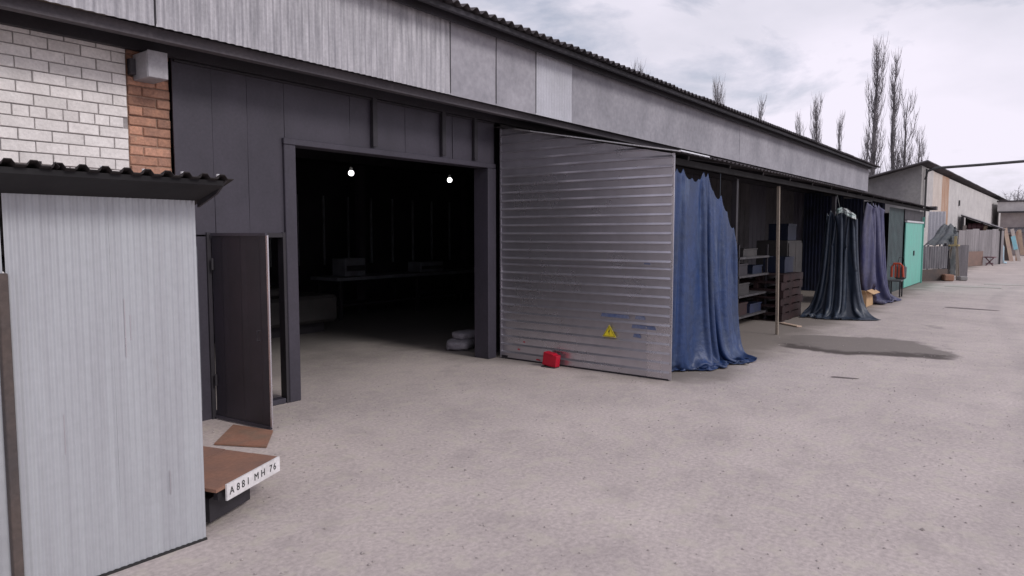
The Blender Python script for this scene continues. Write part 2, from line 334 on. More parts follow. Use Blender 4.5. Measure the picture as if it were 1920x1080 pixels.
# ------------------------------------------------------------------ ground
bm = bmesh.new()
v = [bm.verts.new(p) for p in ((-600,-600,0),(900,-600,0),(900,600,0),(-600,600,0))]; bm.faces.new(v)
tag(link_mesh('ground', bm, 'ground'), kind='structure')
tag(flatpoly('ground_crack', [(8.33,1.9),(8.40,1.66),(8.44,1.66),(8.40,1.88)], .004, 'wetrim', .015, 4, 7), kind='structure')
tag(flatpoly('ground_crack', [(17.9,1.75),(17.8,.9),(17.95,.92),(18.1,1.7)], .004, 'wetrim', .02, 4, 8), kind='structure')
tag(B('concrete_strip', (25.3,1.15,0), (25.95,2.6,.012), 'curb', bevel=.01), kind='structure')
tag(B('concrete_strip', (27.0,.2,0), (27.8,1.7,.012), 'curb', bevel=.01), kind='structure')
bm = bmesh.new(); rnd = random.Random(11)
for i in range(5200):
    x = 1.6 + rnd.random()**1.5*26; y = rnd.uniform(-4.5, 5.6) if x > 2 else rnd.uniform(-3, 3.2)
    r = rnd.uniform(.003, .010) * (1.5 if rnd.random() < .06 else 1)
    c = V(x, y, r*.3); m = Matrix.Rotation(rnd.random()*6, 3, 'Z')
    vs = [bm.verts.new(c + m @ V(a*r*rnd.uniform(.7,1.3), b*r*rnd.uniform(.7,1.3), q*r*.6)) for a, b, q in ((1,0,0),(0,1,0),(-1,0,0),(0,-1,0),(0,0,1))]
    for k in range(4): bm.faces.new((vs[k], vs[(k+1)%4], vs[4]))
tag(link_mesh('gravel', bm, 'pebble'), 'small loose grey pebbles scattered over the sandy yard', 'gravel', kind='stuff')

# ------------------------------------------------------------------ long workshop building
FY, SY = 5.72, 5.2                      # facade plane, fascia plane
wk = thing('workshop_building', 'long low grey workshop with corrugated roof, pale fascia and dark open gateway', 'building', (8, FY, 0))
# white brick wall, bricks one by one
ww = B('white_brick_wall', (-6,FY+.012,0), (2.535,FY+.25,3.16), 'mortar', wk)
def brickmesh(name, lx, ly, lz, material, bev=.004):
    bm = bmesh.new(); box(bm, (0,0,0), (lx,ly,lz)); bmesh.ops.bevel(bm, geom=[e for e in bm.edges if all(abs(v.co.y) < 1e-6 for v in e.verts)], offset=bev, segments=1, affect='EDGES')
    me = bpy.data.meshes.new(name); bm.normal_update(); bm.to_mesh(me); bm.free(); me.materials.append(M[material]); return me
full = brickmesh('brick', .2035, .09, .0735, 'wbrick', .003); head = brickmesh('brick', .0975, .09, .0735, 'wbrick', .003)
def put(me, parent, x, y, z, name='brick'):
    o = bpy.data.objects.new(name, me); COL.objects.link(o); o.parent = parent; o.location = V(x,y,z) - origin(parent); return o
rnd = random.Random(5); course = .0815
for k in range(19):
    z = 1.692 + k*course
    if z + .0735 > 3.16: break
    hd = (k == 9); step = .1055 if hd else .2115
    x = 2.53 - (0 if k % 2 == 0 else .105) if not hd else 2.50
    if not hd and k % 2: put(head, ww, 2.53-.0975, FY+rnd.uniform(-.002,.003), z)
    n = 0
    while x > .95:
        o = put(head if hd else full, ww, x-(.0975 if hd else .2035)+rnd.uniform(-.0015,.0015), FY+rnd.uniform(-.003,.003), z+rnd.uniform(-.001,.001))
        o.rotation_euler = (0, 0, rnd.uniform(-.006,.006)); x -= step
bm = bmesh.new()
for k in range(-20, 19):
    z = 1.692 + k*course
    if z < 0 or z + .0735 > 3.16: continue
    x = (2.53 if k < 0 else .80) - (.105 if k % 2 else 0)
    while x > -5.9:
        box(bm, (x-.2035,FY,z), (x,FY+.06,z+.0735)); x -= .2115
tag(link_mesh('brick_courses', bm, 'wbrick', ww), kind='stuff')
# red brick pier
rp = B('red_brick_pier', (2.555,FY+.055,0), (2.885,FY+.3,3.12), 'rmortar', wk)
rf = brickmesh('brick', .212, .1, .0655, 'rbrick', .006); rh = brickmesh('brick', .103, .1, .0655, 'rbrick', .006)
for k in range(39):
    z = .06 + k*.0775; x = 2.56
    for me, l in ((rf, .212), (rh, .103)) if k % 2 else ((rh, .103), (rf, .212)):
        o = put(me, rp, x+rnd.uniform(-.003,.003), FY+.04+rnd.uniform(-.008,.006), z+rnd.uniform(-.002,.002)); o.rotation_euler = (rnd.uniform(-.03,.03), 0, rnd.uniform(-.02,.02)); x += l+.007
# dark sheet wall around the gateway
def dwall(x0, x1, z0, z1, y=FY): 
    return sheet('wall_panel', (x0,y,z0), X_, Z_, -Y_, x1-x0, 0, z1-z0, .3, .004, 'flat', 'dark', wk, rows=5, wob=.011, t=.012, seed=x0)
dwall(2.89, 3.13, 0, 1.585); 
for a, b in ((2.89,3.222),(3.226,3.55),(3.554,3.93)): dwall(a, b, 1.60, 3.11)
B('gate_post', (3.905,FY-.03,0), (4.03,FY+.12,2.44), 'dark', wk, .006)
for a, b in ((3.934,4.70),(4.704,5.47),(5.474,6.24),(6.244,7.02)): dwall(a, b, 2.50, 3.11)
for x in (5.0, 6.05, 6.62): B('lintel_stiffener', (x-.03,FY-.05,2.52), (x+.03,FY-.012,3.09), 'darker', wk)
B('gate_lintel', (3.90,FY-.035,2.44), (7.02,FY+.15,2.50), 'dark', wk, .005)
B('gate_post', (6.86,FY-.04,0), (7.02,FY+.2,2.438), 'dark', wk, .006)
# wicket door frame and open leaf
B('door_frame', (3.13,FY-.02,0), (3.165,FY+.06,1.62), 'darker', wk); B('door_frame', (3.875,FY-.02,.0), (3.904,FY+.06,1.62), 'darker', wk)
B('door_frame', (3.166,FY-.018,1.575), (3.874,FY+.05,1.615), 'darker', wk)
B('threshold', (3.17,FY-.02,0), (3.87,FY+.08,.05), 'dark', wk, .006)
hp, fp = V(3.16,5.68,0), V(3.235,4.985,0); dd = (fp-hp).normalized(); wl = (fp-hp).length
nn = V(dd.y, -dd.x, 0)
if nn.x > 0: nn = -nn      # towards the camera side
dr = sheet('door', hp+V(0,0,.035), dd, Z_, nn, wl, 0, 1.555, .24, .002, 'lip', 'doorp', wk, rows=1, t=.018)
BAR('door_edge', fp+dd*.008+V(0,0,.03), fp+dd*.008+V(0,0,1.595), .020, .012, 'shinymet', dr)
BAR('door_rail', hp+V(0,0,.022)+nn*.0, fp+V(0,0,.022), .022, .024, 'dark', dr); BAR('door_rail', hp+V(0,0,1.602), fp+V(0,0,1.602), .022, .022, 'dark', dr)
P('door_handle', lambda bm: tube(bm, [fp-dd*.09+nn*.006+V(0,0,.74), fp-dd*.09+nn*.045+V(0,0,.74), fp-dd*.09+nn*.045+V(0,0,.82), fp-dd*.09+nn*.006+V(0,0,.82)], .005), 'darker', dr)
for z in (.3, 1.3): P('door_hinge', lambda bm: tube(bm, [hp+V(-.01,-.02,z), hp+V(-.01,-.02,z+.1)], .012), 'darker', dr)
B('bottom_panel_rib', (3.02,FY-.022,0.1), (3.04,FY-.011,1.5), 'hallrib', wk)
# wall behind the lean-to: separate grey sheets
x = 7.16; i = 0
while x < 27.0:
    w = min(1.18, 27.0-x)
    sheet('wall_sheet', (x,FY,0), X_, Z_, -Y_, w-.004, 0, 3.11, .3, .01, 'rib', ('greysheet','greysheet','dark')[i%3], wk, t=.01, wob=.0); x += w; i += 1
# hall shell behind
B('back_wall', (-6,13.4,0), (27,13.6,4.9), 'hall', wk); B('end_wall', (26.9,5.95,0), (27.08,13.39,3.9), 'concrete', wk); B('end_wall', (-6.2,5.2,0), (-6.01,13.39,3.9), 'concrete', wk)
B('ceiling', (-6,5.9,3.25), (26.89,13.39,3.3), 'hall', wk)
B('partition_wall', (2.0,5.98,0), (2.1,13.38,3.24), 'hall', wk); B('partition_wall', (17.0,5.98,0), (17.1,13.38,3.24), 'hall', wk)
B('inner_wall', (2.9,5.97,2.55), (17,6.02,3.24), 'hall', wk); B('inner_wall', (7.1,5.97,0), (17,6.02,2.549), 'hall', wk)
for i in range(14):
    xx = 5.2+i*.71; z0 = .9
    B('wall_rib', (xx-.012,13.33,z0), (xx+.012,13.38,2.5), 'strip', wk)
for y in (7.6, 9.4, 11.2): B('ceiling_beam', (2.2,y,3.04), (16.9,y+.12,3.24), 'hall', wk)
for xx in (6.3, 9.6, 12.9): B('hall_column', (xx,11.4,0), (xx+.14,11.54,3.03), 'hall', wk)
# soffit under the overhang
for i, (a, b) in enumerate(((-6,-2.6),(-2.596,.0),(.004,2.22))): B('soffit_board', (a,SY+.03,3.115), (b,FY-.02,3.135), 'soffit_brown', wk)
x = 2.224
while x < 26.9:
    B('soffit_board', (x,SY+.03,3.12+.004*random.random()), (min(x+2.3,26.95),FY+.2,3.145), 'soffit', wk); x += 2.304
B('soffit_beam', (-6,SY+.08,3.03), (27,SY+.16,3.112), 'soffit', wk); B('wall_plate', (-6,FY-.07,3.02), (27,FY-.015,3.112), 'darker', wk)
# fascia sheets
def fas(x0, x1, m, kind, pitch=.1, dep=.006, n=0, z0=3.1):
    sheet('fascia_panel', (x0,SY,z0), X_, Z_, -Y_, x1-x0-.006, 0, 3.96-z0, pitch, dep, kind, m, wk, rows=5, wob=.005, t=.003, seed=x0)
for a, b, m, k, pi, de in ((-6,-2.4,'fascia','flat',.1,0),(-2.4,.1,'fascia_rib','sine',.07,.012),(.1,2.52,'fascia_rib','sine',.07,.012),(2.526,4.88,'fascia_rib','sine',.07,.016),(4.88,5.65,'fascia_rib','sine',.07,.009),
      (5.65,6.43,'fascia','flat',.1,.0),(6.43,7.22,'fascia','flat',.1,.0),(7.22,8.05,'fascia_light','sine',.06,.006)): fas(a, b, m, k, pi, de)
x = 8.05
while x < 27.0: fas(x, min(x+3.17, 27.08), 'fascia', 'flat'); x += 3.17
for x in (2.523, 5.648, 6.428, 7.218): B('fascia_joint', (x-.006,SY-.006,3.12), (x+.004,SY+.004,3.92), 'darker', wk)
B('eave_board', (-6,SY-.10,3.84), (27.1,SY-.07,3.95), 'darker', wk)
BAR('eave_purlin', (-6,SY-.22,3.90), (27.1,SY-.22,3.90), .05, .05, 'darker', wk)
# roof of corrugated sheets; slope up away from the eave
sl_ = .16; rl = math.hypot(1, sl_); Vr = V(0,1,sl_)/rl; Nr = V(0,-sl_,1)/rl
x = -6.2; i = 0
while x < 27.2:
    w = min(1.05, 27.35-x)
    sheet('roof_sheet', (x,4.88+random.uniform(-.015,.015),3.925+(i%2)*.006), X_, Vr, Nr, w, 0, 8.9, .15, .045, 'sine', 'roof', wk, t=.008); x += 1.05; i += 1
B('electric_conduit', (2.90,FY-.03,3.0), (7.0,FY-.005,3.015), 'darker', wk)

# tin box on the pier
jb = thing('tin_box', 'pale grey sheet-metal box fixed under the eaves above the red brick pier', 'box', (2.66,5.6,2.77))
P('case', lambda bm: box(bm, (2.60,5.52,2.80), (2.76,5.755,3.0)), 'box', jb, bevel=.006)
B('lid', (2.605,5.512,2.805), (2.755,5.519,3.004), 'box', jb); B('bracket', (2.56,5.70,2.84), (2.599,5.757,2.96), 'soffit', jb)

# ------------------------------------------------------------------ lean-to shelter
lt = thing('lean_to_shelter', 'open-fronted lean-to with horizontally ribbed steel side wall and thin dark roof', 'shelter', (7.03,3.3,0))
def topz(y): return 2.47 + (y-3.28)*.209
YB = 5.60
def ymin(u): return 3.255
def ymax(u):                             # U is z, V runs along +Y; the slanted top cuts the near side off
    return YB
def vstart(z): return 3.255 if z < 2.465 else min(YB-.02, 3.28+(z-2.47)/.209)
def ribwall(name, z0, z1, y0f, y1, m, x=7.03, seed=1, wob=.006, ph=0):
    return sheet(name, (x,0,z0), Z_, Y_, -X_, z1-z0, lambda u: y0f(z0+u), y1, .103, .017, 'lip', m, lt, rows=8, wob=wob, t=.002, seed=seed, phase=ph)
ribwall('ribbed_sheet', .02, 1.256, lambda z: 3.255, YB, 'ribmet', 7.034, 1, .003)
ribwall('ribbed_sheet', 1.25, 2.93, vstart, YB, 'ribmet', 7.028, 4, .003, ph=.017)
r = ribwall('ribbed_sheet', .02, .64, lambda z: 3.250, 3.53, 'shinymet', 7.027, 2, 0, ph=.0); tag(r, 'short brighter overlapping strip of ribbed steel at the lower corner')
BAR('corner_trim', (7.03,3.248,.01), (7.03,3.248,2.47), .03, .012, 'shinymet', lt); BAR('corner_trim', (7.03,5.612,.01), (7.03,5.612,2.94), .02, .012, 'shinymet', lt)
B('bottom_rail', (7.035,3.26,0), (7.075,5.6,.045), 'darker', lt)
P('bolt_head', lambda bm: [obox(bm, (7.012,3.53,z), .006,.012,.012) for z in (.07,.12,.27,.37,.47,.57)], 'shinymet', lt)
# roof of narrow corrugated sheets
tl = math.hypot(1,.195); Vl = V(0,1,.195)/tl; Nl = V(0,-.195,1)/tl
x = 6.98; i = 0
while x < 26.9:
    w = min(1.12, 27.08-x)
    sheet('roof_sheet', (x,3.17+random.uniform(-.012,.012),2.475+(i%2)*.003), X_, Vl, Nl, w, 0, 2.56, .14, .018, 'trap', 'roof', lt, t=.003); x += 1.12; i += 1
def pl(y, dz=0): return 2.475+(y-3.17)*.195+dz
BAR('roof_edge_trim', (6.975,3.15,pl(3.15,.006)), (6.975,5.1,pl(5.1,.006)), .02, .012, 'brightmet', lt)
BAR('roof_edge_trim', (6.97,3.15,pl(3.15,.012)), (7.75,3.15,pl(3.15,.012)), .02, .014, 'brightmet', lt)
B('front_beam', (7.08,3.31,2.375), (27.15,3.36,2.44), 'blacktimber', lt); B('wall_beam', (7.1,5.6,2.78), (27,5.68,2.87), 'darker', lt)
x = 7.6
while x < 27: BAR('rafter', (x,3.33,pl(3.33,-.05)), (x,5.62,pl(5.62,-.05)), .045, .07, 'darker', lt); x += 1.3
for x in (9.35, 14.75, 18.6): B('post', (x,3.40,0), (x+.07,3.47,2.349), 'darker', lt)
BAR('prop_pole', (11.41,3.44,0), (11.15,3.40,2.349), .04, .04, 'wood', lt)['label'] = 'pale raw timber pole propping the roof edge'
B('beam_end', (27.08,3.12,2.42), (27.45,3.42,2.54), 'roof', lt)
# enclosed far bay: navy cross wall, dark teal front
for i in range(4): sheet('cross_wall_sheet', (21.0,3.6+i*.52,0), Y_, Z_, -X_, .515, 0, 2.5+i*.09, .09, .02, 'trap', 'navy', lt)
sheet('bay_front_sheet', (21.05,3.5,0), X_, Z_, -Y_, 2.3, 0, 2.34, .2, .01, 'rib', 'teal', lt); B('bay_header', (23.36,3.47,2.04), (27.0,3.55,2.35), 'darker', lt)
B('bay_jamb', (26.72,3.47,0), (27.0,3.55,2.03), 'darker', lt); sheet('bay_end_sheet', (27.02,3.5,0), Y_, Z_, X_, 2.2, 0, 2.35, .14, .02, 'trap', 'corrdark', lt)

gd = thing('green_gate', 'turquoise painted metal gate closing the far end of the lean-to', 'gate', (25,3.47,0))
for i in range(3): B('panel', (23.40+i*1.09,3.435,.03), (24.485+i*1.09,3.462,1.96), 'turq', gd)
B('top_rail', (23.36,3.40,1.965), (26.72,3.468,2.02), 'zincpale', gd); BAR('edge_post', (26.70,3.42,0), (26.70,3.42,2.18), .05, .05, 'turq', gd)
B('lock', (24.9,3.41,.95), (25.05,3.434,1.1), 'darker', gd)

# ------------------------------------------------------------------ tarpaulins
def lerp_poly(pts, t):
    pts = [Vector(p) for p in pts]; n = len(pts)-1; s = min(t*n, n-1e-6); i = int(s); f = s-i; return pts[i].lerp(pts[i+1], f)
def drape(name, rows, nu, nv, folds, amp, N, material, label, seed=0, extra=None, pinch=None):
    """rows = polylines from top to bottom; folds run down and open out towards the hem"""
    N = Vector(N).normalized(); bm = bmesh.new(); g = []; K = len(rows)-1
    for j in range(nv+1):
        v = j/nv; s = min(v*K, K-1e-6); r = int(s); f = s-r; row = []
        for i in range(nu+1):
            u = i/nu; p = lerp_poly(rows[r], u).lerp(lerp_poly(rows[r+1], u), f)
            ph = u + .05*mn.noise(V(u*3, v*1.3, seed)) + .03*mn.noise(V(u*8, v*4, seed+3))
            ph = u + .11*mn.noise(V(u*2.3, v*.5, seed+2)) + .012*mn.noise(V(u*9, v*5, seed+3))
            tri = lambda x: 1-4*abs(x-math.floor(x)-.5)
            sft = lambda x: .55*tri(x)+.45*math.sin(2*math.pi*(x-.25))
            a = amp*(.75+.5*v); w2 = .5+.5*mn.noise(V(u*4, v*1.6, seed+11)); w3 = max(0, mn.noise(V(u*6, v*2.2, seed+14))+.25)
            d = a*(sft(folds*ph) + .5*w2*sft(folds*2.37*ph+.3+.25*v) + .42*w3*sft(folds*5.1*ph+.6*v))
            d += .045*mn.noise(V(u*5+v*3, v*5, seed+7)) + .03*abs(mn.noise(V(u*16+v*6, v*11, seed))) + .006*abs(mn.noise(V(u*40, v*34, seed+5)))
            p = p + N*d + V(.02*mn.noise(V(u*5,v*5,seed+20)),0,.012*mn.noise(V(u*12, v*3, seed+30))*(1 if v < 1 else 0))
            if p.z < .012: p.z = .012 + .01*random.random()
            row.append(bm.verts.new(p))
        g.append(row)
    for j in range(nv):
        for i in range(nu): bm.faces.new((g[j][i], g[j][i+1], g[j+1][i+1], g[j+1][i]))
    o = link_mesh(name, bm, material, smooth=True); m = o.modifiers.new('thickness', 'SOLIDIFY'); m.thickness = .004
    return o
def sim_cloth(name, rows, nu, nv, width, pins, material, steps=190, its=10, seed=0, bias=(0,-1,0), folds=5, xmin=None, hem=(), slack=1.01, sub=1):
    """hang a sheet by gravity: rows of points give its first shape, width its true width (wider than the span, so it folds);
    pins = {u: point} along the top edge, hem = {u: point} where the bottom edge is weighted down"""
    rng = np.random.default_rng(seed); K = len(rows)-1; P_ = np.zeros((nv+1, nu+1, 3)); bias = np.array(bias, float)
    for j in range(nv+1):
        s = min(j/nv*K, K-1e-6); r_ = int(s)
        for i in range(nu+1): P_[j, i] = lerp_poly(rows[r_], i/nu).lerp(lerp_poly(rows[r_+1], i/nu), s-r_)
    U_ = np.linspace(0, 1, nu+1); lv = np.linalg.norm(np.diff(P_, axis=0), axis=2).sum(0)/nv*slack; lh = width/nu
    ph = rng.uniform(0, 6.28, 4); wv = sum(np.sin(2*np.pi*folds*f*U_+p)/f for f, p in zip((1, 1.7, 2.9, .55), ph))
    P_ += bias*(wv[None,:,None]*.03) + rng.normal(0, .004, P_.shape)
    pin = {}
    for u, p in pins.items(): pin[(0, round(u*nu))] = p
    for u, p in hem.items() if hem else (): pin[(nv, round(u*nu))] = p
    Wt = np.ones((nv+1, nu+1, 1))
    for k in pin: Wt[k] = 0; P_[k] = pin[k]
    Q = P_.copy(); g = np.array((0, 0, -9.8))*(1/60)**2*.3
    def con(a, b, L, k=1.0):
        A, B_ = P_[a], P_[b]; wa, wb_ = Wt[a], Wt[b]; d = B_-A; n = np.linalg.norm(d, axis=2, keepdims=True)+1e-9; w = wa+wb_; w[w == 0] = 1
        c = d*((n-L)/n)*k/w; P_[a] = A + c*wa; P_[b] = B_ - c*wb_
    S_ = slice; LV = lv[None, :, None]
    for st in range(steps):
        vel = (P_-Q)*.97; Q = P_.copy(); P_ += (vel + g)*Wt
        for it in range(its):
            for o in (0, 1):
                n = (nu+1-o)//2*2; con((S_(None), S_(o, o+n, 2)), (S_(None), S_(o+1, o+n, 2)), lh)
                n = (nv+1-o)//2*2; con((S_(o, o+n, 2), S_(None)), (S_(o+1, o+n, 2), S_(None)), LV)
            dg = math.hypot(lh, float(lv.mean()))
            for o in (0, 1):
                n = (nv+1-o)//2*2; a0 = S_(o, o+n, 2); a1 = S_(o+1, o+n, 2)
                con((a0, S_(0, nu)), (a1, S_(1, nu+1)), dg, .12); con((a0, S_(1, nu+1)), (a1, S_(0, nu)), dg, .12)
            for sp, kk in ((2, .25), (4, .12)):
                for o in range(sp):
                    m = (nu+1-o-sp+2*sp-1)//(2*sp); ia = np.arange(o, nu+1-sp, 2*sp); con((S_(None), ia), (S_(None), ia+sp), lh*sp, kk) if False else None
            ia = np.arange(0, nu-1, 4)
            for o in (0, 1, 2, 3):
                ib = ia+o; ib = ib[ib+2 <= nu]; A, B_ = P_[:, ib], P_[:, ib+2]; d = B_-A; n = np.linalg.norm(d, axis=2, keepdims=True)+1e-9
                c = d*(np.minimum(n-lh*1.75, 0)/n)*.25; P_[:, ib] = A + c*Wt[:, ib]; P_[:, ib+2] = B_ - c*Wt[:, ib+2]
            P_[..., 2] = np.maximum(P_[..., 2], .014)
            if xmin is not None: P_[..., 0] = np.maximum(P_[..., 0], xmin)
        gr = P_[..., 2] < .03; Q[gr] = P_[gr]*.6+Q[gr]*.4
    bm = bmesh.new(); g_ = [[bm.verts.new(P_[j, i]) for i in range(nu+1)] for j in range(nv+1)]
    for j in range(nv):
        for i in range(nu): bm.faces.new((g_[j][i], g_[j][i+1], g_[j+1][i+1], g_[j+1][i]))
    o = link_mesh(name, bm, material, smooth=True)
    m = o.modifiers.new('smooth', 'SUBSURF'); m.levels = m.render_levels = sub
    m = o.modifiers.new('thickness', 'SOLIDIFY'); m.thickness = .004
    return o
t1 = thing('blue_tarpaulin', 'large bright blue tarpaulin hanging in folds beside the ribbed steel wall', 'tarpaulin', (8,3.3,0), 'tarpaulins hung along the lean-to')
c = sim_cloth('cloth', [[(7.14,3.335,2.34),(7.47,3.335,2.33),(7.82,3.335,2.33),(8.17,3.33,2.34),(8.38,3.32,2.15),(8.58,3.32,2.06),(8.9,3.31,1.78),(9.2,3.3,1.50)],
   [(7.14,3.46,1.0),(7.48,3.40,1.0),(7.8,3.30,.98),(8.12,3.22,.96),(8.4,3.16,.94),(8.65,3.14,.9),(8.9,3.13,.88),(9.12,3.13,.85)],
   [(7.16,3.5,.03),(7.46,3.43,.02),(7.74,3.28,.02),(8.0,3.12,.02),(8.24,3.0,.02),(8.45,2.92,.02),(8.62,2.95,.02),(8.80,3.05,.03)]], 90, 72, 2.6,
   {0:(7.14,3.335,2.35), .08:(7.30,3.335,2.34), .16:(7.47,3.335,2.35), .26:(7.72,3.335,2.26), .33:(7.90,3.335,2.26), .40:(8.04,3.33,2.35), .47:(8.17,3.33,2.35), .56:(8.36,3.33,2.13), .66:(8.58,3.32,2.10), .76:(8.80,3.32,1.90), .88:(9.04,3.32,1.70), 1:(9.22,3.34,1.50)}, 'tarp_blue', seed=3, folds=3.2, xmin=7.09,
   hem={0:(7.16,3.5,.02), 1:(8.80,3.05,.02), .3:(7.7,3.25,.02), .5:(8.05,3.02,.02), .75:(8.5,2.88,.02)}); attach(c, t1)
for p, q in (((9.36,3.42,1.56),(9.22,3.34,1.52)),((8.55,3.32,2.36),(8.55,3.32,2.03))):
    P('tie_cord', lambda bm: tube(bm, [p, q], .005, 5), 'tarp_dark', t1)
t2 = thing('dark_tarpaulin', 'dark navy tarpaulin gathered at the top with pale green lining, flaring out to the ground', 'tarpaulin', (14.4,3.2,0), 'tarpaulins hung along the lean-to')
c = sim_cloth('cloth', [[(14.55,3.48,2.04),(14.5,3.3,2.06),(14.5,3.15,2.04),(14.5,2.97,1.94)], [(14.45,3.55,1.0),(14.4,3.3,1.0),(14.4,3.07,1.0),(14.5,2.9,1.0)], [(14.0,3.78,.02),(14.05,3.3,.02),(14.1,2.9,.02),(14.42,2.46,.02)]],
   64, 56, 2.0, {0:(14.55,3.50,2.03), .18:(14.5,3.42,2.08), .36:(14.5,3.32,2.06), .54:(14.46,3.22,2.09), .72:(14.5,3.10,2.05), .86:(14.47,3.02,2.02), 1:(14.5,2.95,1.92)}, 'tarp_dark', seed=6, folds=3.5, bias=(-1,-.2,0), hem={0:(14.0,3.80,.02), .3:(13.95,3.5,.02), .6:(14.0,3.1,.02), .8:(14.15,2.8,.02), 1:(14.42,2.45,.02)}, slack=1.03); attach(c, t2)
c = drape('lining', [[(14.46,3.34,2.08),(14.44,3.22,2.12),(14.42,3.1,2.08),(14.40,2.96,1.97)], [(14.42,3.3,1.98),(14.38,3.18,2.02),(14.34,3.05,1.93),(14.34,2.94,1.88)]], 24, 8, 3, .02, (-1,0,0), 'tarp_lining', '', 8); attach(c, t2)
P('tie_cord', lambda bm: tube(bm, [(14.5,3.32,2.36),(14.5,3.25,2.06)], .006, 5), 'tarp_black', t2)
t3 = thing('violet_tarpaulin', 'narrow faded violet-blue tarpaulin hanging at the far bay of the lean-to', 'tarpaulin', (18,3.2,0), 'tarpaulins hung along the lean-to')
c = sim_cloth('cloth', [[(17.1,3.28,2.32),(17.6,3.28,2.32),(18.2,3.28,2.32),(18.9,3.28,2.2)], [(17.3,3.24,1.2),(17.7,3.2,1.2),(18.4,3.15,1.1),(19.1,3.12,1.1)], [(17.9,3.22,.02),(18.0,3.0,.02),(18.6,2.92,.02),(19.4,2.88,.02)]],
   60, 50, 2.9, {0:(17.1,3.29,2.33), .17:(17.4,3.28,2.31), .33:(17.7,3.28,2.33), .5:(18.0,3.28,2.3), .67:(18.3,3.28,2.33), .83:(18.6,3.28,2.25), 1:(18.9,3.28,2.2)}, 'tarp_violet', seed=8, folds=5, hem={0:(17.8,3.25,.02), .5:(18.2,2.98,.02), 1:(19.4,2.88,.02)}, slack=1.02); attach(c, t3)
P('tie_cord', lambda bm: tube(bm, [(17.6,3.3,2.38),(17.6,3.28,2.27)], .006, 5), 'tarp_black', t3)

# ------------------------------------------------------------------ things in the lean-to
sh = thing('shelf_rack', 'grey steel shelf rack with four shelves inside the lean-to', 'shelf', (12.5,4.3,0))
for x in (11.7, 13.2):
    for y in (4.19, 4.72): B('upright', (x,y,0), (x+.04,y+.04,1.42), 'darker', sh)
for z in (.16, .52, .86, 1.18): B('shelf', (11.69,4.17,z), (13.25,4.77,z+.035), 'shelfmet', sh)
rnd = random.Random(3)
def open_crate(name, label, c, sx, sy, sz, m, group=None, cat='crate', rz=0):
    t = thing(name, label, cat, c, group); cx, cy, cz = c; w = .02
    def mk(nm, a, b):
        bm = bmesh.new(); v = box(bm, a, b)
        for q in v: q.co = Matrix.Rotation(rz,3,'Z') @ q.co + V(*c)
        link_mesh(nm, bm, m, t)
    mk('base', (-sx/2,-sy/2,0), (sx/2,sy/2,w))
    for s in (-1,1):
        mk('side', (s*(sx/2)-(w if s > 0 else 0),-sy/2,w), (s*(sx/2)+(0 if s > 0 else w),sy/2,sz)); mk('side', (-sx/2+w,s*sy/2-(w if s > 0 else 0),w), (sx/2-w,s*sy/2+(0 if s > 0 else w),sz))
    mk('rim', (-sx/2-.012,-sy/2-.012,sz*.86), (sx/2+.012,-sy/2-.001,sz)); return t
for x, z, sx, sz, m, lb in ((12.05,.195,.5,.22,'darkred','dark red open crate on the lowest shelf, left end'),(12.75,.195,.6,.16,'navy','navy open tray on the lowest shelf, right end'),(12.1,.555,.55,.2,'machine','grey open bin on the second shelf'),
        (12.8,.895,.5,.15,'blueitem','blue open tray on the third shelf'),(12.05,.895,.45,.2,'darker','black open bin on the third shelf'),(12.4,1.215,.7,.14,'machine','long grey tray on the top shelf')):
    open_crate('bin', lb, (x,4.45,z), sx, .42, sz, m, cat='bin')
# stack of dark red steel frames (pallet-like)
def pallet(name, label, c, sx, sy, h, m, rz=0, group=None):
    t = thing(name, label, 'pallet', c, group)
    def mk(nm, a, b):
        bm = bmesh.new(); v = box(bm, a, b)
        for q in v: q.co = Matrix.Rotation(rz,3,'Z') @ q.co + V(*c)
        link_mesh(nm, bm, m, t)
    n = 6
    for k in range(n): mk('top_board', (-sx/2+k*sx/n+.01,-sy/2,h-.02), (-sx/2+(k+1)*sx/n-.01,sy/2,h))
    for y in (-sy/2, -.04, sy/2-.08): mk('bearer', (-sx/2,y,.02), (sx/2,y+.08,h-.021))
    for k in (0, 2, 5): mk('bottom_board', (-sx/2+k*sx/n+.01,-sy/2,0), (-sx/2+(k+1)*sx/n-.01,sy/2,.019))
names = ['lowest', 'second lowest', 'third', 'fourth', 'fifth', 'topmost']
for k in range(6): pallet('pallet', f'dark red pallet, {names[k]} in the stack right of the timber pole', (13.75+rnd.uniform(-.04,.04),4.35,k*.145), 1.25, .95, .14, 'darkred', rnd.uniform(-.05,.05), 'dark red pallets stacked in the lean-to')
open_crate('blue_crate', 'blue plastic crate on top of the dark red pallet stack', (13.9,4.2,.875), .55, .4, .30, 'blueitem')
open_crate('blue_crate', 'blue plastic bin on the tall cabinet beside the pallet stack', (15.45,4.6,1.48), .6, .4, .35, 'blueitem')
cb = thing('cabinet', 'dusty brown-grey cabinet standing behind the dark tarpaulin', 'cabinet', (15.5,4.7,0))
P('carcass', lambda bm: box(bm, (15.0,4.35,.05), (16.0,5.0,1.475)), 'machine', cb, bevel=.01)
for x in (15.02, 15.51): B('door', (x,4.33,.1), (x+.47,4.348,1.42), 'machine', cb)
for x in (15.05, 15.9): B('foot', (x,4.4,0), (x+.05,4.95,.049), 'darker', cb)
cx = thing('cardboard_box', 'open tan cardboard box on the ground between the dark and violet tarpaulins', 'box', (17.3,3.5,0))
for a, b in (((16.95,3.2,.02),(17.7,3.21,.36)),((16.95,3.69,.02),(17.7,3.70,.36)),((16.95,3.211,.02),(16.96,3.689,.36)),((17.69,3.211,.02),(17.7,3.689,.36))): B('side', a, b, 'card', cx)
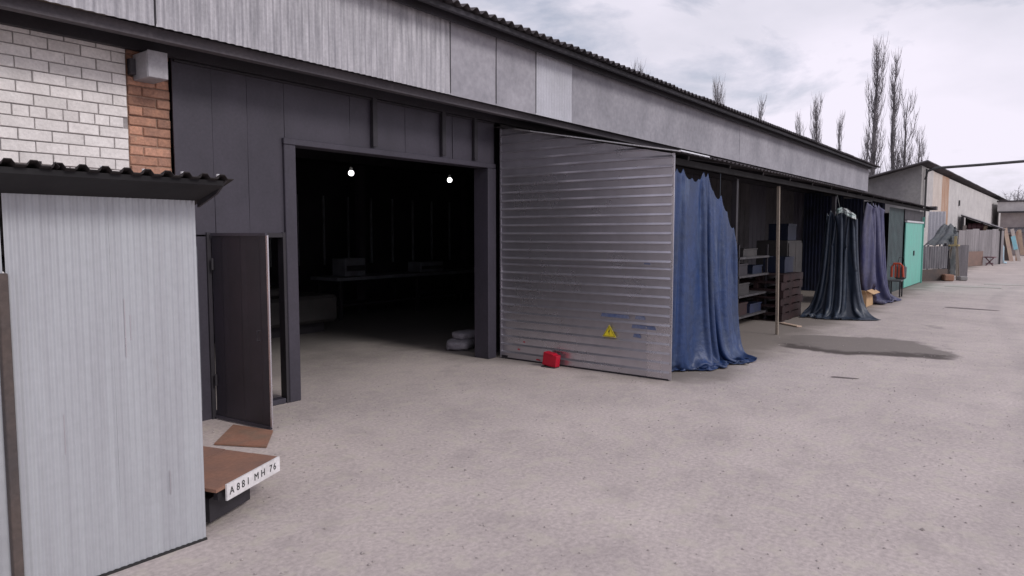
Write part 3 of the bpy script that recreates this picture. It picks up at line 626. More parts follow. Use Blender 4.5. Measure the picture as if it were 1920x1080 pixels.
B('bottom', (16.95,3.2,.004), (17.7,3.7,.019), 'card', cx); P('flap', lambda bm: obox(bm, (17.3,3.13,.33), .74,.16,.008, rx=.5), 'card', cx)
P('flap', lambda bm: obox(bm, (16.9,3.45,.33), .14,.48,.008, ry=.6), 'card', cx)
ch = thing('plastic_chair', 'dark chair with a bright orange back beside the violet tarpaulin', 'chair', (20.3,3.2,0))
def backf(bm):
    tube(bm, [(20.5,3.30,.50),(20.5,3.30,.76),(20.5,3.25,.85),(20.5,3.11,.85),(20.5,3.05,.78),(20.5,3.03,.50)], .03, 6)
    for y in (3.13,3.21): obox(bm, (20.5,y,.66), .02,.04,.34)
P('backrest', backf, 'orange', ch); B('seat', (20.12,3.01,.40), (20.5,3.33,.44), 'tarp_black', ch, .01)
for x in (20.15, 20.47):
    for y in (3.04, 3.29): B('leg', (x-.015,y-.015,0), (x+.015,y+.015,.399), 'darker', ch)
hb = thing('handbag', 'small black bag hanging beside the orange chair back', 'bag', (21.7,3.1,0))
P('body', lambda bm: box(bm, (20.85,3.02,.42), (21.0,3.28,.78)), 'tarp_black', hb, bevel=.04); P('strap', lambda bm: tube(bm, [(20.92,3.06,.77),(20.92,3.1,1.0),(20.92,3.2,1.0),(20.92,3.24,.77)], .008), 'rubber', hb)
# small planks and offcuts on the ground
for i, (c, l, w, rz, lb) in enumerate((((10.6,3.95,.015),.9,.12,.5,'short tan plank lying on the ground before the shelf rack'),((11.0,4.15,.045),.7,.1,-.2,'reddish offcut plank crossing a tan plank by the shelf rack'),((12.7,3.6,.015),.5,.1,.9,'lone small offcut board on the ground right of the timber pole'))):
    tag(P('offcut_plank', lambda bm: obox(bm, c, l, w, .022, rz), ('oldwood','ply','plank_tan')[i], bevel=.003), lb, 'plank', 'loose planks under the lean-to')

# ------------------------------------------------------------------ marks on the ribbed wall
ws = thing('warning_sign', 'small yellow triangular high-voltage sign on the ribbed steel wall', 'sign', (7.0,4.0,.43))
P('plate', lambda bm: prism(bm, [(7.006,4.085,.425),(7.006,3.905,.425),(7.006,3.995,.565)], (-.004,0,0)), 'yellow', ws)
P('lightning_bolt', lambda bm: [prism_part for prism_part in [prism(bm, [(7.0015,4.003,.535),(7.0015,3.985,.49),(7.0015,3.995,.49),(7.0015,3.99,.445),(7.0015,4.008,.495),(7.0015,3.998,.495)], (-.002,0,0))]], 'black', ws)
P('border', lambda bm: [bar(bm, p, q, .006, .003) for p, q in (((7.0012,4.068,.434),(7.0012,3.922,.434)),((7.0012,3.922,.434),(7.0012,3.995,.55)),((7.0012,3.995,.55),(7.0012,4.068,.434)))], 'black', ws)
rb = thing('red_box', 'small crimson red box tilted at the foot of the ribbed steel wall', 'box', (6.93,4.74,0))
P('body', lambda bm: obox(bm, (6.93,4.75,.085), .09,.20,.15, rx=R(8)), 'red', rb, bevel=.006); P('lid', lambda bm: obox(bm, (6.925,4.76,.165), .10,.14,.018, rx=R(8)), 'red', rb, bevel=.004)
P('box_shadow', lambda bm: obox(bm, (6.9,4.75,.004), .10,.20,.008), 'rubber', rb)  # dark slab on the ground painted as the box's shadow
def smear(y0, y1, z0, z1, nm, lb, m):
    o = sheet(nm, (7.02,0,z0), Z_, Y_, -X_, z1-z0, y0, y1, .103, .017, 'flat', m, None, t=.001); tag(o, lb, 'paint mark'); return o
def mark(y0, y1, z, h, m, lb):           # paint on the flat between two ribs
    o = P('paint_mark', lambda bm: prism(bm, [(7.0285,y0,z),(7.0285,y1,z+.004),(7.0285,y1-.01,z+h),(7.0285,y0+.015,z+h-.004)], (-.0035,0,0)), m, lt); o['label'] = lb
k0 = .02
for (y0,y1,row,m,lb) in ((3.50,3.58,12,'bluepaint','small blue paint spot on the ribbed wall, upper'),(3.42,3.72,5,'bluepaint','wide blue paint smear'),(3.60,3.70,4,'bluepaint','blue paint smear above the corner strip'),(3.75,4.12,6,'bluepaint','long faint blue smear above the sign'),(3.55,3.68,6,'bluepaint','blue smear'),(5.22,5.25,2,'red','red paint speck'),(5.30,5.34,1,'red','red paint speck'),(4.98,5.05,0,'red','red paint speck')):
    mark(y0, y1, .02+row*.103+.012, .05 if m == 'bluepaint' else .02, m, lb)

# ------------------------------------------------------------------ hall interior
for i, (x, y, z, r, lb) in enumerate(((7.41,9.0,2.59,.045,'glowing white lamp hanging in the dark hall, left of the pair'),(9.74,9.0,2.62,.045,'glowing white lamp hanging in the dark hall, right of the pair'),(14.26,12.0,3.0,.022,'tiny far lamp at the right edge of the hall opening'))):
    t = thing('ceiling_lamp', lb, 'lamp', (x,y,z), 'lamps in the hall')
    def bulb(bm): bmesh.ops.create_uvsphere(bm, u_segments=12, v_segments=8, radius=r, matrix=Matrix.Translation((x,y,z)))
    P('bulb', bulb, 'lamp', t, smooth=True); P('socket', lambda bm: tube(bm, [(x,y,z+r*.8),(x,y,z+r*.8+.06)], r*.45, 8), 'bulbbase', t); P('cord', lambda bm: tube(bm, [(x,y,z+r*.8+.06),(x,y,3.24)], .006, 5), 'black', t)
mc = thing('sheet_metal_machine', 'dusty grey machine housing standing inside the hall left of the opening', 'machine', (6.5,9.6,0))
P('housing', lambda bm: box(bm, (5.2,9.3,.18), (7.35,10.6,.62)), 'machine', mc, bevel=.05); B('base', (5.4,9.5,0), (7.2,10.5,.179), 'darker', mc); P('top_cover', lambda bm: box(bm, (5.4,9.5,.62), (6.7,10.4,.76)), 'machine', mc, bevel=.04)
wb = thing('workbench', 'long dark workbench along the back of the hall', 'workbench', (11,11,0))
B('bench_top', (8.2,10.4,.74), (14.5,11.2,.80), 'hallrib', wb)
for x in (8.3, 10.3, 12.3, 14.3):
    for y in (10.45, 11.1): B('leg', (x,y,0), (x+.06,y+.06,.739), 'darker', wb)
B('lower_shelf', (8.37,10.55,.25), (14.29,11.05,.28), 'darker', wb)
for x, h, w, lb in ((8.8,.35,.5,'squat dark tool chest on the left end of the hall workbench'),(10.9,.22,.7,'low flat tool chest in the middle of the hall workbench'),(13.2,.45,.45,'tall narrow tool chest on the right end of the hall workbench')):
    t = thing('tool_chest', lb, 'tool chest', (x,10.8,.8)); P('body', lambda bm: box(bm, (x-w/2,10.6,.801), (x+w/2,11.0,.8+h)), 'hallrib', t, bevel=.015); B('drawer', (x-w/2+.03,10.585,.8+h*.3), (x+w/2-.03,10.599,.8+h*.6), 'darker', t)
    P('handle', lambda bm: tube(bm, [(x-.08,10.57,.8+h*.45),(x+.08,10.57,.8+h*.45)], .008, 5), 'shelfmet', t)
def sackm(name, label, c, sx, sy, sz, rz, m='sack'):
    t = thing(name, label, 'sack', c, 'sacks inside the gateway'); bm = bmesh.new(); bmesh.ops.create_icosphere(bm, subdivisions=4, radius=1)
    for v in bm.verts:
        q = v.co.copy(); e = .55
        q = V(*[math.copysign(abs(a)**e, a) for a in q]); d = 1+.12*mn.noise(q*2.1+V(*c)*3)+.05*mn.noise(q*6)
        q = V(q.x*sx/2*d, q.y*sy/2*d, (q.z*sz/2)*d + sz/2); q.z = max(q.z, .004); v.co = Matrix.Rotation(rz,3,'Z') @ q + V(*c)
    link_mesh('bag', bm, m, t, True)
    e = Matrix.Rotation(rz,3,'Z') @ V(sx/2,0,sz*.55) + V(*c); f = Matrix.Rotation(rz,3,'Z') @ V(sx/2+.1,0,sz*.7) + V(*c)
    P('tied_neck', lambda bm: tube(bm, [e-V(0,0,0), e.lerp(f,.5), f], [.05,.02,.045], 7), m, t)
sackm('sack', 'lower pale woven sack lying just inside the gateway', (7.28,6.52,.0), .55,.36,.15,.4); sackm('sack', 'upper pale sack slumped on another sack inside the gateway', (7.36,6.50,.13), .42,.28,.12,-.1); sackm('sack', 'dark brown sack upright against the right gate post', (7.62,6.25,0), .26,.24,.30,.2,'darker')

# ------------------------------------------------------------------ foreground shed
sd_ = thing('storage_shed', 'small foreground shed of pale galvanised sheet with dark corrugated roof', 'shed', (1.4,3.46,0))
FYS = 3.46
for i, (a, b) in enumerate(((1.014,1.424),(1.425,1.838))):
    sheet('front_sheet', (a,FYS-(i%2)*.0015,.012), X_, Z_, -Y_, b-a+.003, 0, 1.788, .029, .005, 'sine', 'galv', sd_, rows=10, wob=.004, t=.0015, seed=3)
sheet('side_sheet', (1.84,FYS+.01,.012), Y_, Z_, X_, 1.4, 0, lambda u: 1.78-u*.22, .05, .004, 'sine', 'galv', sd_, t=.0015)
sheet('front_sheet', (-.2,FYS+.005,.012), X_, Z_, -Y_, 1.205, 0, 1.788, .05, .003, 'sine', 'galv', sd_, rows=8, wob=.004, t=.0015, seed=5)
B('bottom_rail', (1.02,FYS+.006,0), (1.834,FYS+.04,.03), 'darker', sd_); B('bottom_shadow_strip', (1.016,FYS-.012,0), (1.842,FYS+.005,.010), 'rubber', sd_)
B('dark_post', (.974,FYS-.045,0), (1.010,FYS-.006,1.44), 'brownbase', sd_, .003)['label'] = 'dark brown angle post at the left edge of the front sheet'
B('top_frame', (-.2,FYS+.035,1.765), (1.835,FYS+.07,1.80), 'darker', sd_)
ts = .30; tl2 = math.hypot(1, ts); Vs = V(0,1,-ts)/tl2; Ns = V(0,ts,1)/tl2
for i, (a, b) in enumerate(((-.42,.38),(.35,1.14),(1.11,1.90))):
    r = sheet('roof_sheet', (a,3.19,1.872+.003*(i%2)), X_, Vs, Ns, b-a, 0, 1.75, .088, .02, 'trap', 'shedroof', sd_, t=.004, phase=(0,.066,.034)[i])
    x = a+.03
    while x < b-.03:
        P('glint_cap', lambda bm: obox(bm, (x,3.235,1.888), .012,.012,.012), 'brightmet' if x > 1.3 else 'shedroof', r); x += .176  # bright caps stand in for highlights on the roof crests
B('roof_batten', (-.40,4.55,1.42), (1.86,4.6,1.46), 'darker', sd_)
P('roof_end_board', lambda bm: prism(bm, [(1.865,3.205,1.865),(1.865,3.48,1.785),(1.865,3.48,1.74),(1.865,3.30,1.80)], (.012,0,0)), 'darker', sd_)

for i, (x, z0, z1, w) in enumerate(((1.475,1.02,1.30,.004),(1.50,1.10,1.22,.003),(1.20,.62,.80,.003),(1.66,.3,.42,.003))):
    P('scratch', lambda bm: box(bm, (x,FYS-.0085,z0), (x+w,FYS-.0065,z1)), 'shinymet', sd_)
P('roof_soffit_board', lambda bm: prism(bm, [(-.41,3.215,1.862),(-.41,3.455,1.79),(-.41,3.455,1.772),(-.41,3.215,1.838)], (2.27,0,0)), 'blacktimber', sd_)
# ------------------------------------------------------------------ low trolley with numbered board
tr = thing('flat_trolley', 'low flat trolley with brown plywood deck and white hand-numbered edge board', 'trolley', (2.0,3.9,0))
A0, A1 = V(2.43,3.68,0), V(1.62,3.33,0)            # white edge runs A0 -> A1
e1 = (A1-A0).normalized(); e2 = V(-e1.y, e1.x, 0); e2 = e2 if e2.y > 0 else -e2
e2 = (V(2.20,4.45,0)-A0).normalized()
Tz = .25
def quadbox(bm, o, a, b, la, lb, z0, z1):
    c = [o, o+a*la, o+a*la+b*lb, o+b*lb]; prism(bm, [p+V(0,0,z0) for p in c], (0,0,z1-z0))
def plank_deck():
    for k in range(4):
        o = A0+e2*(k*.205); P('deck_board', lambda bm: quadbox(bm, o, e1, e2, (o.x-1.90)/abs(e1.x), .20, Tz-.018, Tz-.002*(k%2)), 'ply', tr)
plank_deck()
P('edge_board', lambda bm: quadbox(bm, A0-e2*.014+e1*.005, e1, e2, .50, .012, Tz-.085, Tz+.004), 'white', tr)['label'] = 'white edge board with black hand-painted number'
P('frame_rail', lambda bm: quadbox(bm, A0+e1*.03+e2*.03, e1, e2, .50, .03, Tz-.08, Tz-.020), 'darker', tr); P('frame_rail', lambda bm: quadbox(bm, A0+e1*.03+e2*.75, e1, e2, .30, .03, Tz-.08, Tz-.020), 'darker', tr)
P('under_box', lambda bm: quadbox(bm, A0+e1*.16+e2*.10, e1, e2, .36, .62, .03, Tz-.085), 'darker', tr)
for a, b in ((.30,.30),(.22,.68)):
    c = A0+e1*a+e2*b; w = P('wheel', lambda bm: tube(bm, [c+V(0,0,.06)-e2*.02, c+V(0,0,.06)+e2*.02], .058, 14), 'rubber', tr); P('hub', lambda bm: tube(bm, [c+V(0,0,.06)-e2*.024, c+V(0,0,.06)+e2*.024], .02, 8), 'shelfmet', w)
def text(body, o, ux, uz, size, off, material, parent, name='number_text'):
    cu = bpy.data.curves.new(name, 'FONT'); cu.body = body; cu.size = size; cu.extrude = .0008; tmp = bpy.data.objects.new(name, cu); COL.objects.link(tmp)
    dg = bpy.context.evaluated_depsgraph_get(); me = bpy.data.meshes.new_from_object(tmp.evaluated_get(dg)); bpy.data.objects.remove(tmp)
    n = ux.cross(uz); m = Matrix((ux, uz, n)).transposed().to_4x4(); m.translation = o+n*off; me.transform(m); me.materials.clear(); me.materials.append(M[material])
    q = bpy.data.objects.new(name, me); COL.objects.link(q); attach(q, parent); return q
ux = -e1
for ch_, at_ in zip('A881MH76', (.485,.425,.38,.335,.265,.20,.115,.075)):
    text(ch_, A0+e1*at_-e2*.014+V(0,0,Tz-.058), ux, Z_, .058, .0016, 'black', tr, 'painted_character')
bb = tag(P('plywood_board', lambda bm: prism(bm, [(3.12,5.36,.005),(3.22,4.94,.005),(2.94,4.60,.005),(2.74,4.98,.005)], (0,0,.012)), 'rustboard'), 'reddish brown board lying flat on the ground below the open wicket door', 'board')

# ------------------------------------------------------------------ second building beyond the lean-to
C0 = V(34,4.5,0); D0 = V(41.5,-.83,0).normalized(); ND = V(D0.y,-D0.x,0); ND = ND if ND.y < 0 else -ND
b2 = thing('far_warehouse', 'second long building with concrete gable, cream and rusty sheets and offwhite front', 'building', (40,4.5,0))
P('gable_wall', lambda bm: prism(bm, [(34,4.52,0),(34,12,0),(34,12,2.6),(34,4.52,4.52)], (.3,0,0)), 'concrete', b2)
def fr(s0, s1, z0, z1, m, kind='flat', pitch=.3, dep=.02, nm='front_sheet', off=0):
    sheet(nm, C0+D0*s0+V(0,0,z0)+ND*off, D0, Z_, ND, s1-s0, 0, z1-z0, pitch, dep, kind, m, b2, t=.02)
fr(0,1.1,0,4.5,'concrete'); fr(1.12,2.95,0,4.47,'offwhite','trap',.25,.04); fr(2.97,4.2,0,4.47,'cream','trap',.3,.02); fr(4.22,5.75,0,4.47,'cream','trap',.3,.02); fr(5.77,6.9,1.9,4.47,'rust','trap',.3,.02); fr(6.92,8.1,1.9,4.47,'rust','trap',.3,.02)
fr(5.77,8.1,0,1.88,'offwhite')
s = 8.12
while s < 43: fr(s, min(s+4.3,43.2), 0, 4.45, 'offwhite', 'trap', .35, .02); s += 4.32
P('end_wall', lambda bm: prism(bm, [C0+D0*43.2, C0+D0*43.2+V(0,8,0), C0+D0*43.2+V(0,8,2.6), C0+D0*43.2+V(0,0,4.45)], (.2,0,0)), 'concrete', b2)
s = -.5; i = 0; q = V(0,1,-.255).normalized()
while s < 43.2:
    sheet('roof_sheet', C0+D0*s+V(0,-.28,4.64+(i%2)*.008), D0, q, V(0,.255,1), min(2.0,43.8-s), 0, 8, .25, .05, 'sine', 'roof', b2, t=.03); s += 2.0; i += 1
BAR('downpipe', C0+V(.6,-.1,1.9), C0+V(.6,-.1,4.4), .07, .07, 'pipe', b2)
B('vent', (C0+D0*12+V(0,-.08,3.2))[:], (C0+D0*12+V(.25,-.03,3.5))[:], 'pipe', b2)
# overhead pipe with its posts
op = thing('overhead_pipe', 'dark pipe crossing high over the yard from the far warehouse corner', 'pipe', (34,0,0))
P('pipe_run', lambda bm: tube(bm, [(34,4.35,3.9),(34,4.3,4.25),(34,4.0,4.36),(34,2.5,4.40),(34,.9,4.46),(34,-3,4.5),(34,-9,4.62),(34,-15,4.7)], .055, 8), 'pipe', op, True)
P('support_post', lambda bm: tube(bm, [(34,-15,0),(34,-15,4.7)], .08, 8), 'pipe', op); 
# dark corrugated fence beyond the green gate
df = thing('corrugated_fence', 'short dark vertically corrugated fence on a brown plinth after the green gate', 'fence', (28,3.3,0))
a, b = V(27.45,3.62,0), V(28.75,2.92,0); u = (b-a).normalized(); L = (b-a).length
sheet('corrugated_sheet', a+V(0,0,.42), u, Z_, V(-u.y*-1,-u.x,0)*1 if False else V(u.y,-u.x,0), L*.5, 0, .78, .13, .03, 'sine', 'corrdark', df, t=.004)
sheet('corrugated_sheet', a+u*L*.5+V(0,0,.42), u, Z_, V(u.y,-u.x,0), L*.5, 0, .78, .13, .03, 'sine', 'corrdark', df, t=.004)
P('plinth', lambda bm: bar(bm, a+V(0,.02,.2), b+V(0,.02,.2), .16, .4), 'brownbase', df)
for p in (a, b): B('fence_post', (p.x-.04,p.y+.02,0), (p.x+.04,p.y+.1,1.3), 'darker', df)
# upright pale zinc sheet and black tarp heap
zp = thing('zinc_sheet_screen', 'pale zinc sheet standing upright behind the dark corrugated fence', 'screen', (33.8,3.8,0))
sheet('sheet_panel', (33.6,4.12,1.1), -Y_, Z_, -X_, .6, lambda u: .05+.15*u, 1.45, .12, .012, 'trap', 'zincpale', zp); 
for y in (4.1, 3.55): B('leg', (33.62,y-.03,0), (33.67,y+.03,2.4), 'darker', zp)
bt = thing('black_tarpaulin_canopy', 'dusty black tarpaulin slung over a frame behind the corrugated fence', 'tarpaulin', (29,3.2,0))
c = drape('cloth', [[(31.5,3.45,1.95),(31.5,3.2,2.0),(31.5,2.95,1.9)], [(30.2,3.55,1.5),(30.2,3.15,1.7),(30.2,2.8,1.62)], [(28.9,3.75,1.15),(28.9,3.3,1.25),(28.9,2.85,1.1)]], 40, 40, 2.2, .06, (-.4,0,1), 'tarp_black', '', 12); attach(c, bt)
for p in ((31.5,3.45,1.9),(31.5,3.0,1.84),(28.95,3.7,1.1),(28.95,2.9,1.05)): BAR('frame_leg', (p[0],p[1],0), p, .05, .05, 'darker', bt)
c = drape('hanging_side', [[(29.5,2.86,1.55),(30.2,2.80,1.65),(31.4,2.98,1.9)], [(29.6,2.9,.1),(30.3,2.86,.1),(31.4,2.98,.1)]], 40, 30, 4, .05, (0,-1,0), 'tarp_black', '', 13); attach(c, bt)
pn = thing('leaning_grey_panel', 'tall grey-green sheet standing on end beside the yellow-topped trestle', 'panel', (30,2.6,0))
P('panel', lambda bm: obox(bm, (30.4,2.60,.62), .03,.36,1.2, ry=.06), 'greyfence', pn); BAR('brace', (30.45,2.6,.7), (30.9,2.7,.02), .04, .04, 'darker', pn)
ts_ = thing('timber_trestle', 'thin-legged timber trestle with a yellowish top', 'trestle', (29.4,2.8,0))
P('top_rail', lambda bm: obox(bm, (29.4,2.78,1.22), .5,.30,.06), 'yellowwood', ts_); P('top_rail', lambda bm: obox(bm, (29.35,2.74,1.40), .06,.08,.3), 'yellowwood', ts_)
for dx, dy in ((-.35,.2),(.35,.2),(-.3,-.16),(.3,-.16)): BAR('leg', (29.4+dx*.5,2.78+dy*.5,1.19), (29.4+dx*1.2,2.78+dy*1.0,0), .045, .045, 'wood', ts_)
for i, (c, s_, lb, m) in enumerate((((28.4,2.85,.12),(.5,.3,.22),'rusty brown block at the foot of the trestle','rustboard'),((28.9,2.45,.08),(.35,.25,.15),'small grey stone block by the trestle','concrete'))):
    tag(P('block', lambda bm: obox(bm, c, *s_, rz=.4), m, bevel=.03), lb, 'block')
# grey sheet fence, boards, bench
gf = thing('grey_sheet_fence', 'grey fence of upright sheets under a small dark canopy roof', 'fence', (44,2.9,0))
a, b = V(41.2,3.72,0), V(46.7,2.13,0); u = (b-a).normalized(); L = (b-a).length; nrm = V(u.y,-u.x,0); n = 7
for k in range(n): sheet('fence_sheet', a+u*(L*k/n)+V(0,0,.02)+nrm*(.012*(k%2)), u, Z_, nrm, L/n-.01, 0, 1.80+.04*(k%3), .12, .012, 'trap', 'greyfence' if k < 6 else 'zincpale' if False else 'greyfence', gf, t=.004)
P('top_rail', lambda bm: bar(bm, a-nrm*.05+V(0,0,1.75), b-nrm*.05+V(0,0,1.75), .05, .06), 'darker', gf)
bo = tag(P('brown_panel', lambda bm: bar(bm, a+u*.1+nrm*.14+V(0,0,.38), a+u*2.65+nrm*.14+V(0,0,.38), .02, .74), 'brownboard'), 'wide brown hardboard sheet leaning low against the grey fence', 'board')
bn = thing('maroon_bench', 'small maroon stool with crossed legs before the grey fence', 'stool', (43.8,2.55,0))
P('seat', lambda bm: obox(bm, (43.75,2.55,.44), .4,.46,.05, rz=-.3), 'maroon', bn)
for s in (-1,1): BAR('leg', (43.75,2.55+s*.18,.42), (43.75,2.55-s*.16,.0), .05, .05, 'maroon', bn)
BAR('stretcher', (43.75,2.38,.12), (43.75,2.72,.12), .04, .04, 'maroon', bn)
cn = thing('small_canopy', 'small dark sloping canopy roof above the grey sheet fence', 'canopy', (46,3.1,0))
P('roof_panel', lambda bm: prism(bm, [(46.0,4.10,2.62),(46.0,2.18,1.86),(46.0,2.18,1.92),(46.0,4.10,2.70)], (3.0,0,0)), 'roof', cn); BAR('roof_edge', (45.98,4.12,2.73), (45.98,2.16,1.955), .04, .03, 'zincpale', cn)
for y, z in ((4.05,2.6),(2.25,1.88)):
    for x in (46.1, 48.8): B('post', (x,y-.04,0), (x+.08,y+.04,z), 'darker', cn)
B('loft_floor', (46.2,2.3,1.74), (48.7,4.0,1.80), 'oldwood', cn); P('canopy_shade_panel', lambda bm: prism(bm, [(48.6,2.3,0),(48.6,4.1,0),(48.6,4.1,2.58),(48.6,2.3,1.86)], (.05,0,0)), 'darker', cn)  # dark panel added to make the space under the canopy dark
sc = thing('maroon_barrel', 'dark maroon drum lying under the canopy roof', 'barrel', (46.8,3.4,1.8))
P('drum', lambda bm: tube(bm, [(46.8,3.80,2.03),(46.8,3.1,2.03)], .22, 16), 'maroon', sc)
P('hoop', lambda bm: [tube(bm, [(46.8,y,2.03),(46.8,y-.03,2.03)], .23, 16) for y in (3.65,3.4,3.2)], 'darkred', sc)
tag(P('cream_carton', lambda bm: box(bm, (46.6,2.9,1.801), (47,3.07,2.1)), 'plank_tan', bevel=.01), 'upright cream carton beside the maroon drum under the canopy', 'box')
tag(P('pale_sack', lambda bm: box(bm, (46.5,3.86,1.801), (46.95,4.04,2.12)), 'cream', bevel=.03), 'pale bundle at the left end under the canopy roof', 'bundle')
bp_ = tag(P('blue_pipe', lambda bm: tube(bm, [(47,2.22,1.10),(47.02,2.16,.9),(47.0,2.15,.4),(47.1,2.12,.08),(47.3,2.0,.05)], .06, 8), 'bluepipe', smooth=True), 'light blue bent pipe at the right end of the grey fence', 'pipe')
# leaning boards right
rnd = random.Random(2)
for i, (p, q, w, m, lb) in enumerate((((51.7,1.92,0),(52.6,2.36,2.0),.20,'plank_tan','long tan board leaning inward, left of the cyan sheet'),((52.0,1.55,0),(52.8,2.02,1.95),.18,'cream','pale board leaning behind the cyan sheet'),((53.4,1.45,.35),(53.2,1.68,1.9),.2,'plank_tan','tan board bowed outwards, right of the cyan sheet'),((52.2,1.75,.7),(52.6,1.95,1.5),.22,'cyan','pale cyan plastic sheet tucked among the leaning boards'),((52.9,1.72,0),(53.0,1.75,1.8),.12,'rust','narrow rusty board standing between the tan boards'))):
    tag(P('leaning_board', lambda bm: bar(bm, p, q, .03 if False else w, .03, up=V(1,0,.1)), m), lb, 'board', 'boards leaning by the far building')
pd = tag(P('leaning_screen', lambda bm: obox(bm, (52.9,2.25,.8), .04,.5,1.6), 'brownbase'), 'dark brown panel standing left of the leaning tan boards', 'panel')

# ------------------------------------------------------------------ third building, right edge
b3 = thing('end_building', 'low stained beige building with pale roof edge closing the yard', 'building', (66,0,0))
for i in range(6): B('wall_block', (66,3.3-(i+1)*1.9+.01,0), (66.25,3.3-i*1.9,3.3), 'stainwall' if i != 1 else 'greyfence', b3)
B('roof_fascia', (65.6,-8.6,3.38), (72,3.5,4.09), 'offwhite', b3); B('roof_line', (65.5,-8.6,4.095), (72,3.55,4.2), 'roof', b3); B('gutter', (65.45,-8.6,3.26), (65.62,3.4,3.37), 'darker', b3)
B('side_wall', (66.26,3.1,0), (72,3.3,3.3), 'stainwall', b3); B('back_wall', (71.8,-8.6,0), (72,3.09,3.3), 'stainwall', b3)
P('awning', lambda bm: prism(bm, [(65.98,3.0,2.1),(64.9,3.0,1.75),(64.9,3.0,1.8),(65.98,3.0,2.16)], (0,-1.9,0)), 'corrdark', b3)
B('door', (65.94,-.9,0), (65.99,.3,2.1), 'greyfence', b3)
for y in (-4.3, -6.6): 
    f = B('window', (65.95,y,1.1), (65.99,y+1.2,2.1), 'offwhite', b3); B('pane', (65.93,y+.08,1.18), (65.949,y+1.12,2.02), 'teal', f)

# ------------------------------------------------------------------ bare poplars
def poplar_mesh(seed, h=18., spread=.07, nb=46):
    rnd = random.Random(seed); tb = bmesh.new(); cb_ = bmesh.new()
    tube(tb, [(0,0,-.2),(rnd.uniform(-.15,.15),0,h*.3),(rnd.uniform(-.2,.2),.1,h*.6),(rnd.uniform(-.2,.2),0,h*.85),(0,0,h)], [.27,.2,.13,.06,.015], 6)
    for i in range(nb):
        z = h*(.08+.82*rnd.random()**.9); a = rnd.random()*6.283; out = h*spread*rnd.uniform(.4,1)*(1.15-z/h*.8); ln = h*rnd.uniform(.12,.30)*(1.1-z/h*.5)
        ln = min(ln, h*1.01-z); base = V(0,0,z); tip = V(math.cos(a)*out, math.sin(a)*out, z+ln)
        mid = V(math.cos(a)*out*.75, math.sin(a)*out*.75, z+ln*.38); r = .055*(1.15-z/h)
        tube(tb, [base, mid, tip], [r, r*.7, .012], 4, False)
        for k in range(22):
            f = rnd.uniform(.1,1); p = (base.lerp(mid,f*2) if f < .5 else mid.lerp(tip,f*2-1)); b = rnd.random()*6.283; l = h*rnd.uniform(.03,.085)
            e = p + V(math.cos(b)*l*.28, math.sin(b)*l*.28, l); tube(cb_, [p, p.lerp(e,.5)+V(math.cos(b)*l*.07,math.sin(b)*l*.07,0), e], [.013,.010,.005], 3, False)
    return tb, cb_
protos = []
for s, (sp, nb) in enumerate(((.062,46),(.078,30),(.042,32),(.088,38),(.055,22))):
    t = thing('poplar_tree', 'bare poplar', 'tree', (0,0,0), 'bare poplars behind the workshop'); tb, c_ = poplar_mesh(s+20, 18, sp, nb)
    link_mesh('trunk', tb, 'bark', t); link_mesh('crown', c_, 'twig', t); protos.append(t)
used = set()
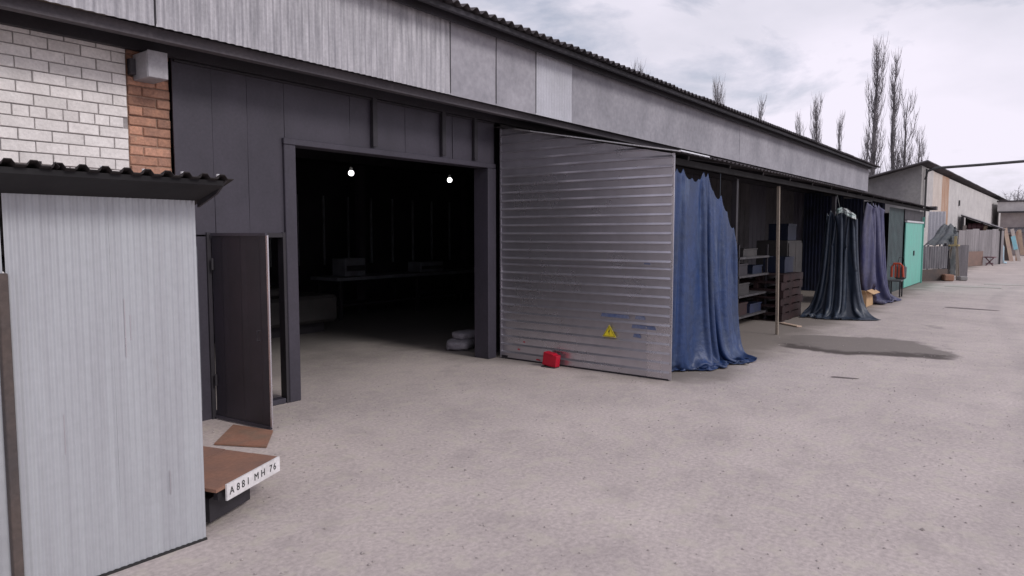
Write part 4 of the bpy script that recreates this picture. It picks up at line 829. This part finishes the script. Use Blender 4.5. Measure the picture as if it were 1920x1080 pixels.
TR = [(85.5,45.2,25.0,0,'short bare poplar tip showing leftmost above the roof edge'),(86.3,44.5,23.6,4,'tiny poplar tip just right of the leftmost one above the roof'),(90.8,38.3,21.2,1,'sparse poplar tip left of the bushy paired crown'),
 (85.5,33.7,21.3,0,'bushy bare poplar tip second group from the left'),(94.6,33.3,18.4,3,'low thin poplar tip just over the roof in the middle'),(90.7,30.3,19.1,2,'thin solitary poplar standing mid-roof'),
 (95.8,27.0,18.0,4,'shorter left poplar of the close middle pair'),(90.8,23.6,18.8,0,'taller right poplar of the close middle pair'),(95,21.4,17.4,4,'slender poplar alone left of the tallest one'),
 (88.6,16.5,24.0,0,'tallest bare poplar rising above the end of the workshop roof'),(94.5,15.4,23.3,2,'second tallest poplar, slim, right of the tallest'),(91,13.6,18.4,3,'medium poplar leaning right of the two tallest'),
 (89.4,12.4,13.8,3,'low bushy poplar at the right end of the row'),(96.8,12.7,13.2,3,'lowest poplar over the far warehouse ridge'),(87.0,16.9,15,1,'short poplar at the foot of the tallest one')]
rnd = random.Random(4)
for x, y, h, k, lb in TR:
    t = protos[k] if k not in used else copy_tree(protos[k]); used.add(k)
    t.location = (x,y,0); s = h/18*.935; t.scale = (s*1.1,s*1.1,s); t.rotation_euler = (rnd.uniform(-.02,.02), rnd.uniform(-.02,.02), rnd.uniform(0,6.28)); t['label'] = lb
def bushy(seed, h):
    rnd = random.Random(seed); tb = bmesh.new(); c = bmesh.new(); tube(tb, [(0,0,-.2),(.1,0,h*.3),(0,.1,h*.55)], [.22,.17,.1], 6)
    for i in range(26):
        a = rnd.random()*6.283; z = h*rnd.uniform(.2,.55); o = h*rnd.uniform(.1,.36); tip = V(math.cos(a)*o, math.sin(a)*o, z+h*rnd.uniform(.2,.45)); mid = V(math.cos(a)*o*.5, math.sin(a)*o*.5, z+h*.1)
        tube(tb, [(0,0,z), mid, tip], [.07,.05,.015], 4, False)
        for k in range(24):
            f = rnd.random(); p = mid.lerp(tip, f); e = p + V(rnd.uniform(-1,1), rnd.uniform(-1,1), rnd.uniform(-.1,1.2))*h*.07; tube(c, [p, e], [.022,.008], 3, False)
    return tb, c
t = thing('bare_tree', 'x', 'tree', (0,0,0), 'bushy bare trees beyond the end building'); tb, c_ = bushy(3, 10); link_mesh('trunk', tb, 'bark', t); link_mesh('crown', c_, 'twig', t)
for i, (x, y, h, lb) in enumerate(((147,7.2,9.2,'leftmost low bushy bare tree beyond the pale end building'),(138,4.9,9.8,'taller bushy bare tree in the middle beyond the end building'),(143,2.4,9.6,'bushy bare tree at the right picture edge beyond the end building'),(150,-3,9.2,'bushy bare tree hidden mostly outside the right edge'))):
    q = t if i == 0 else copy_tree(t); q.location = (x,y,0); q.scale = (h/10,)*3; q.rotation_euler = (0,0,i*1.7); q['label'] = lb
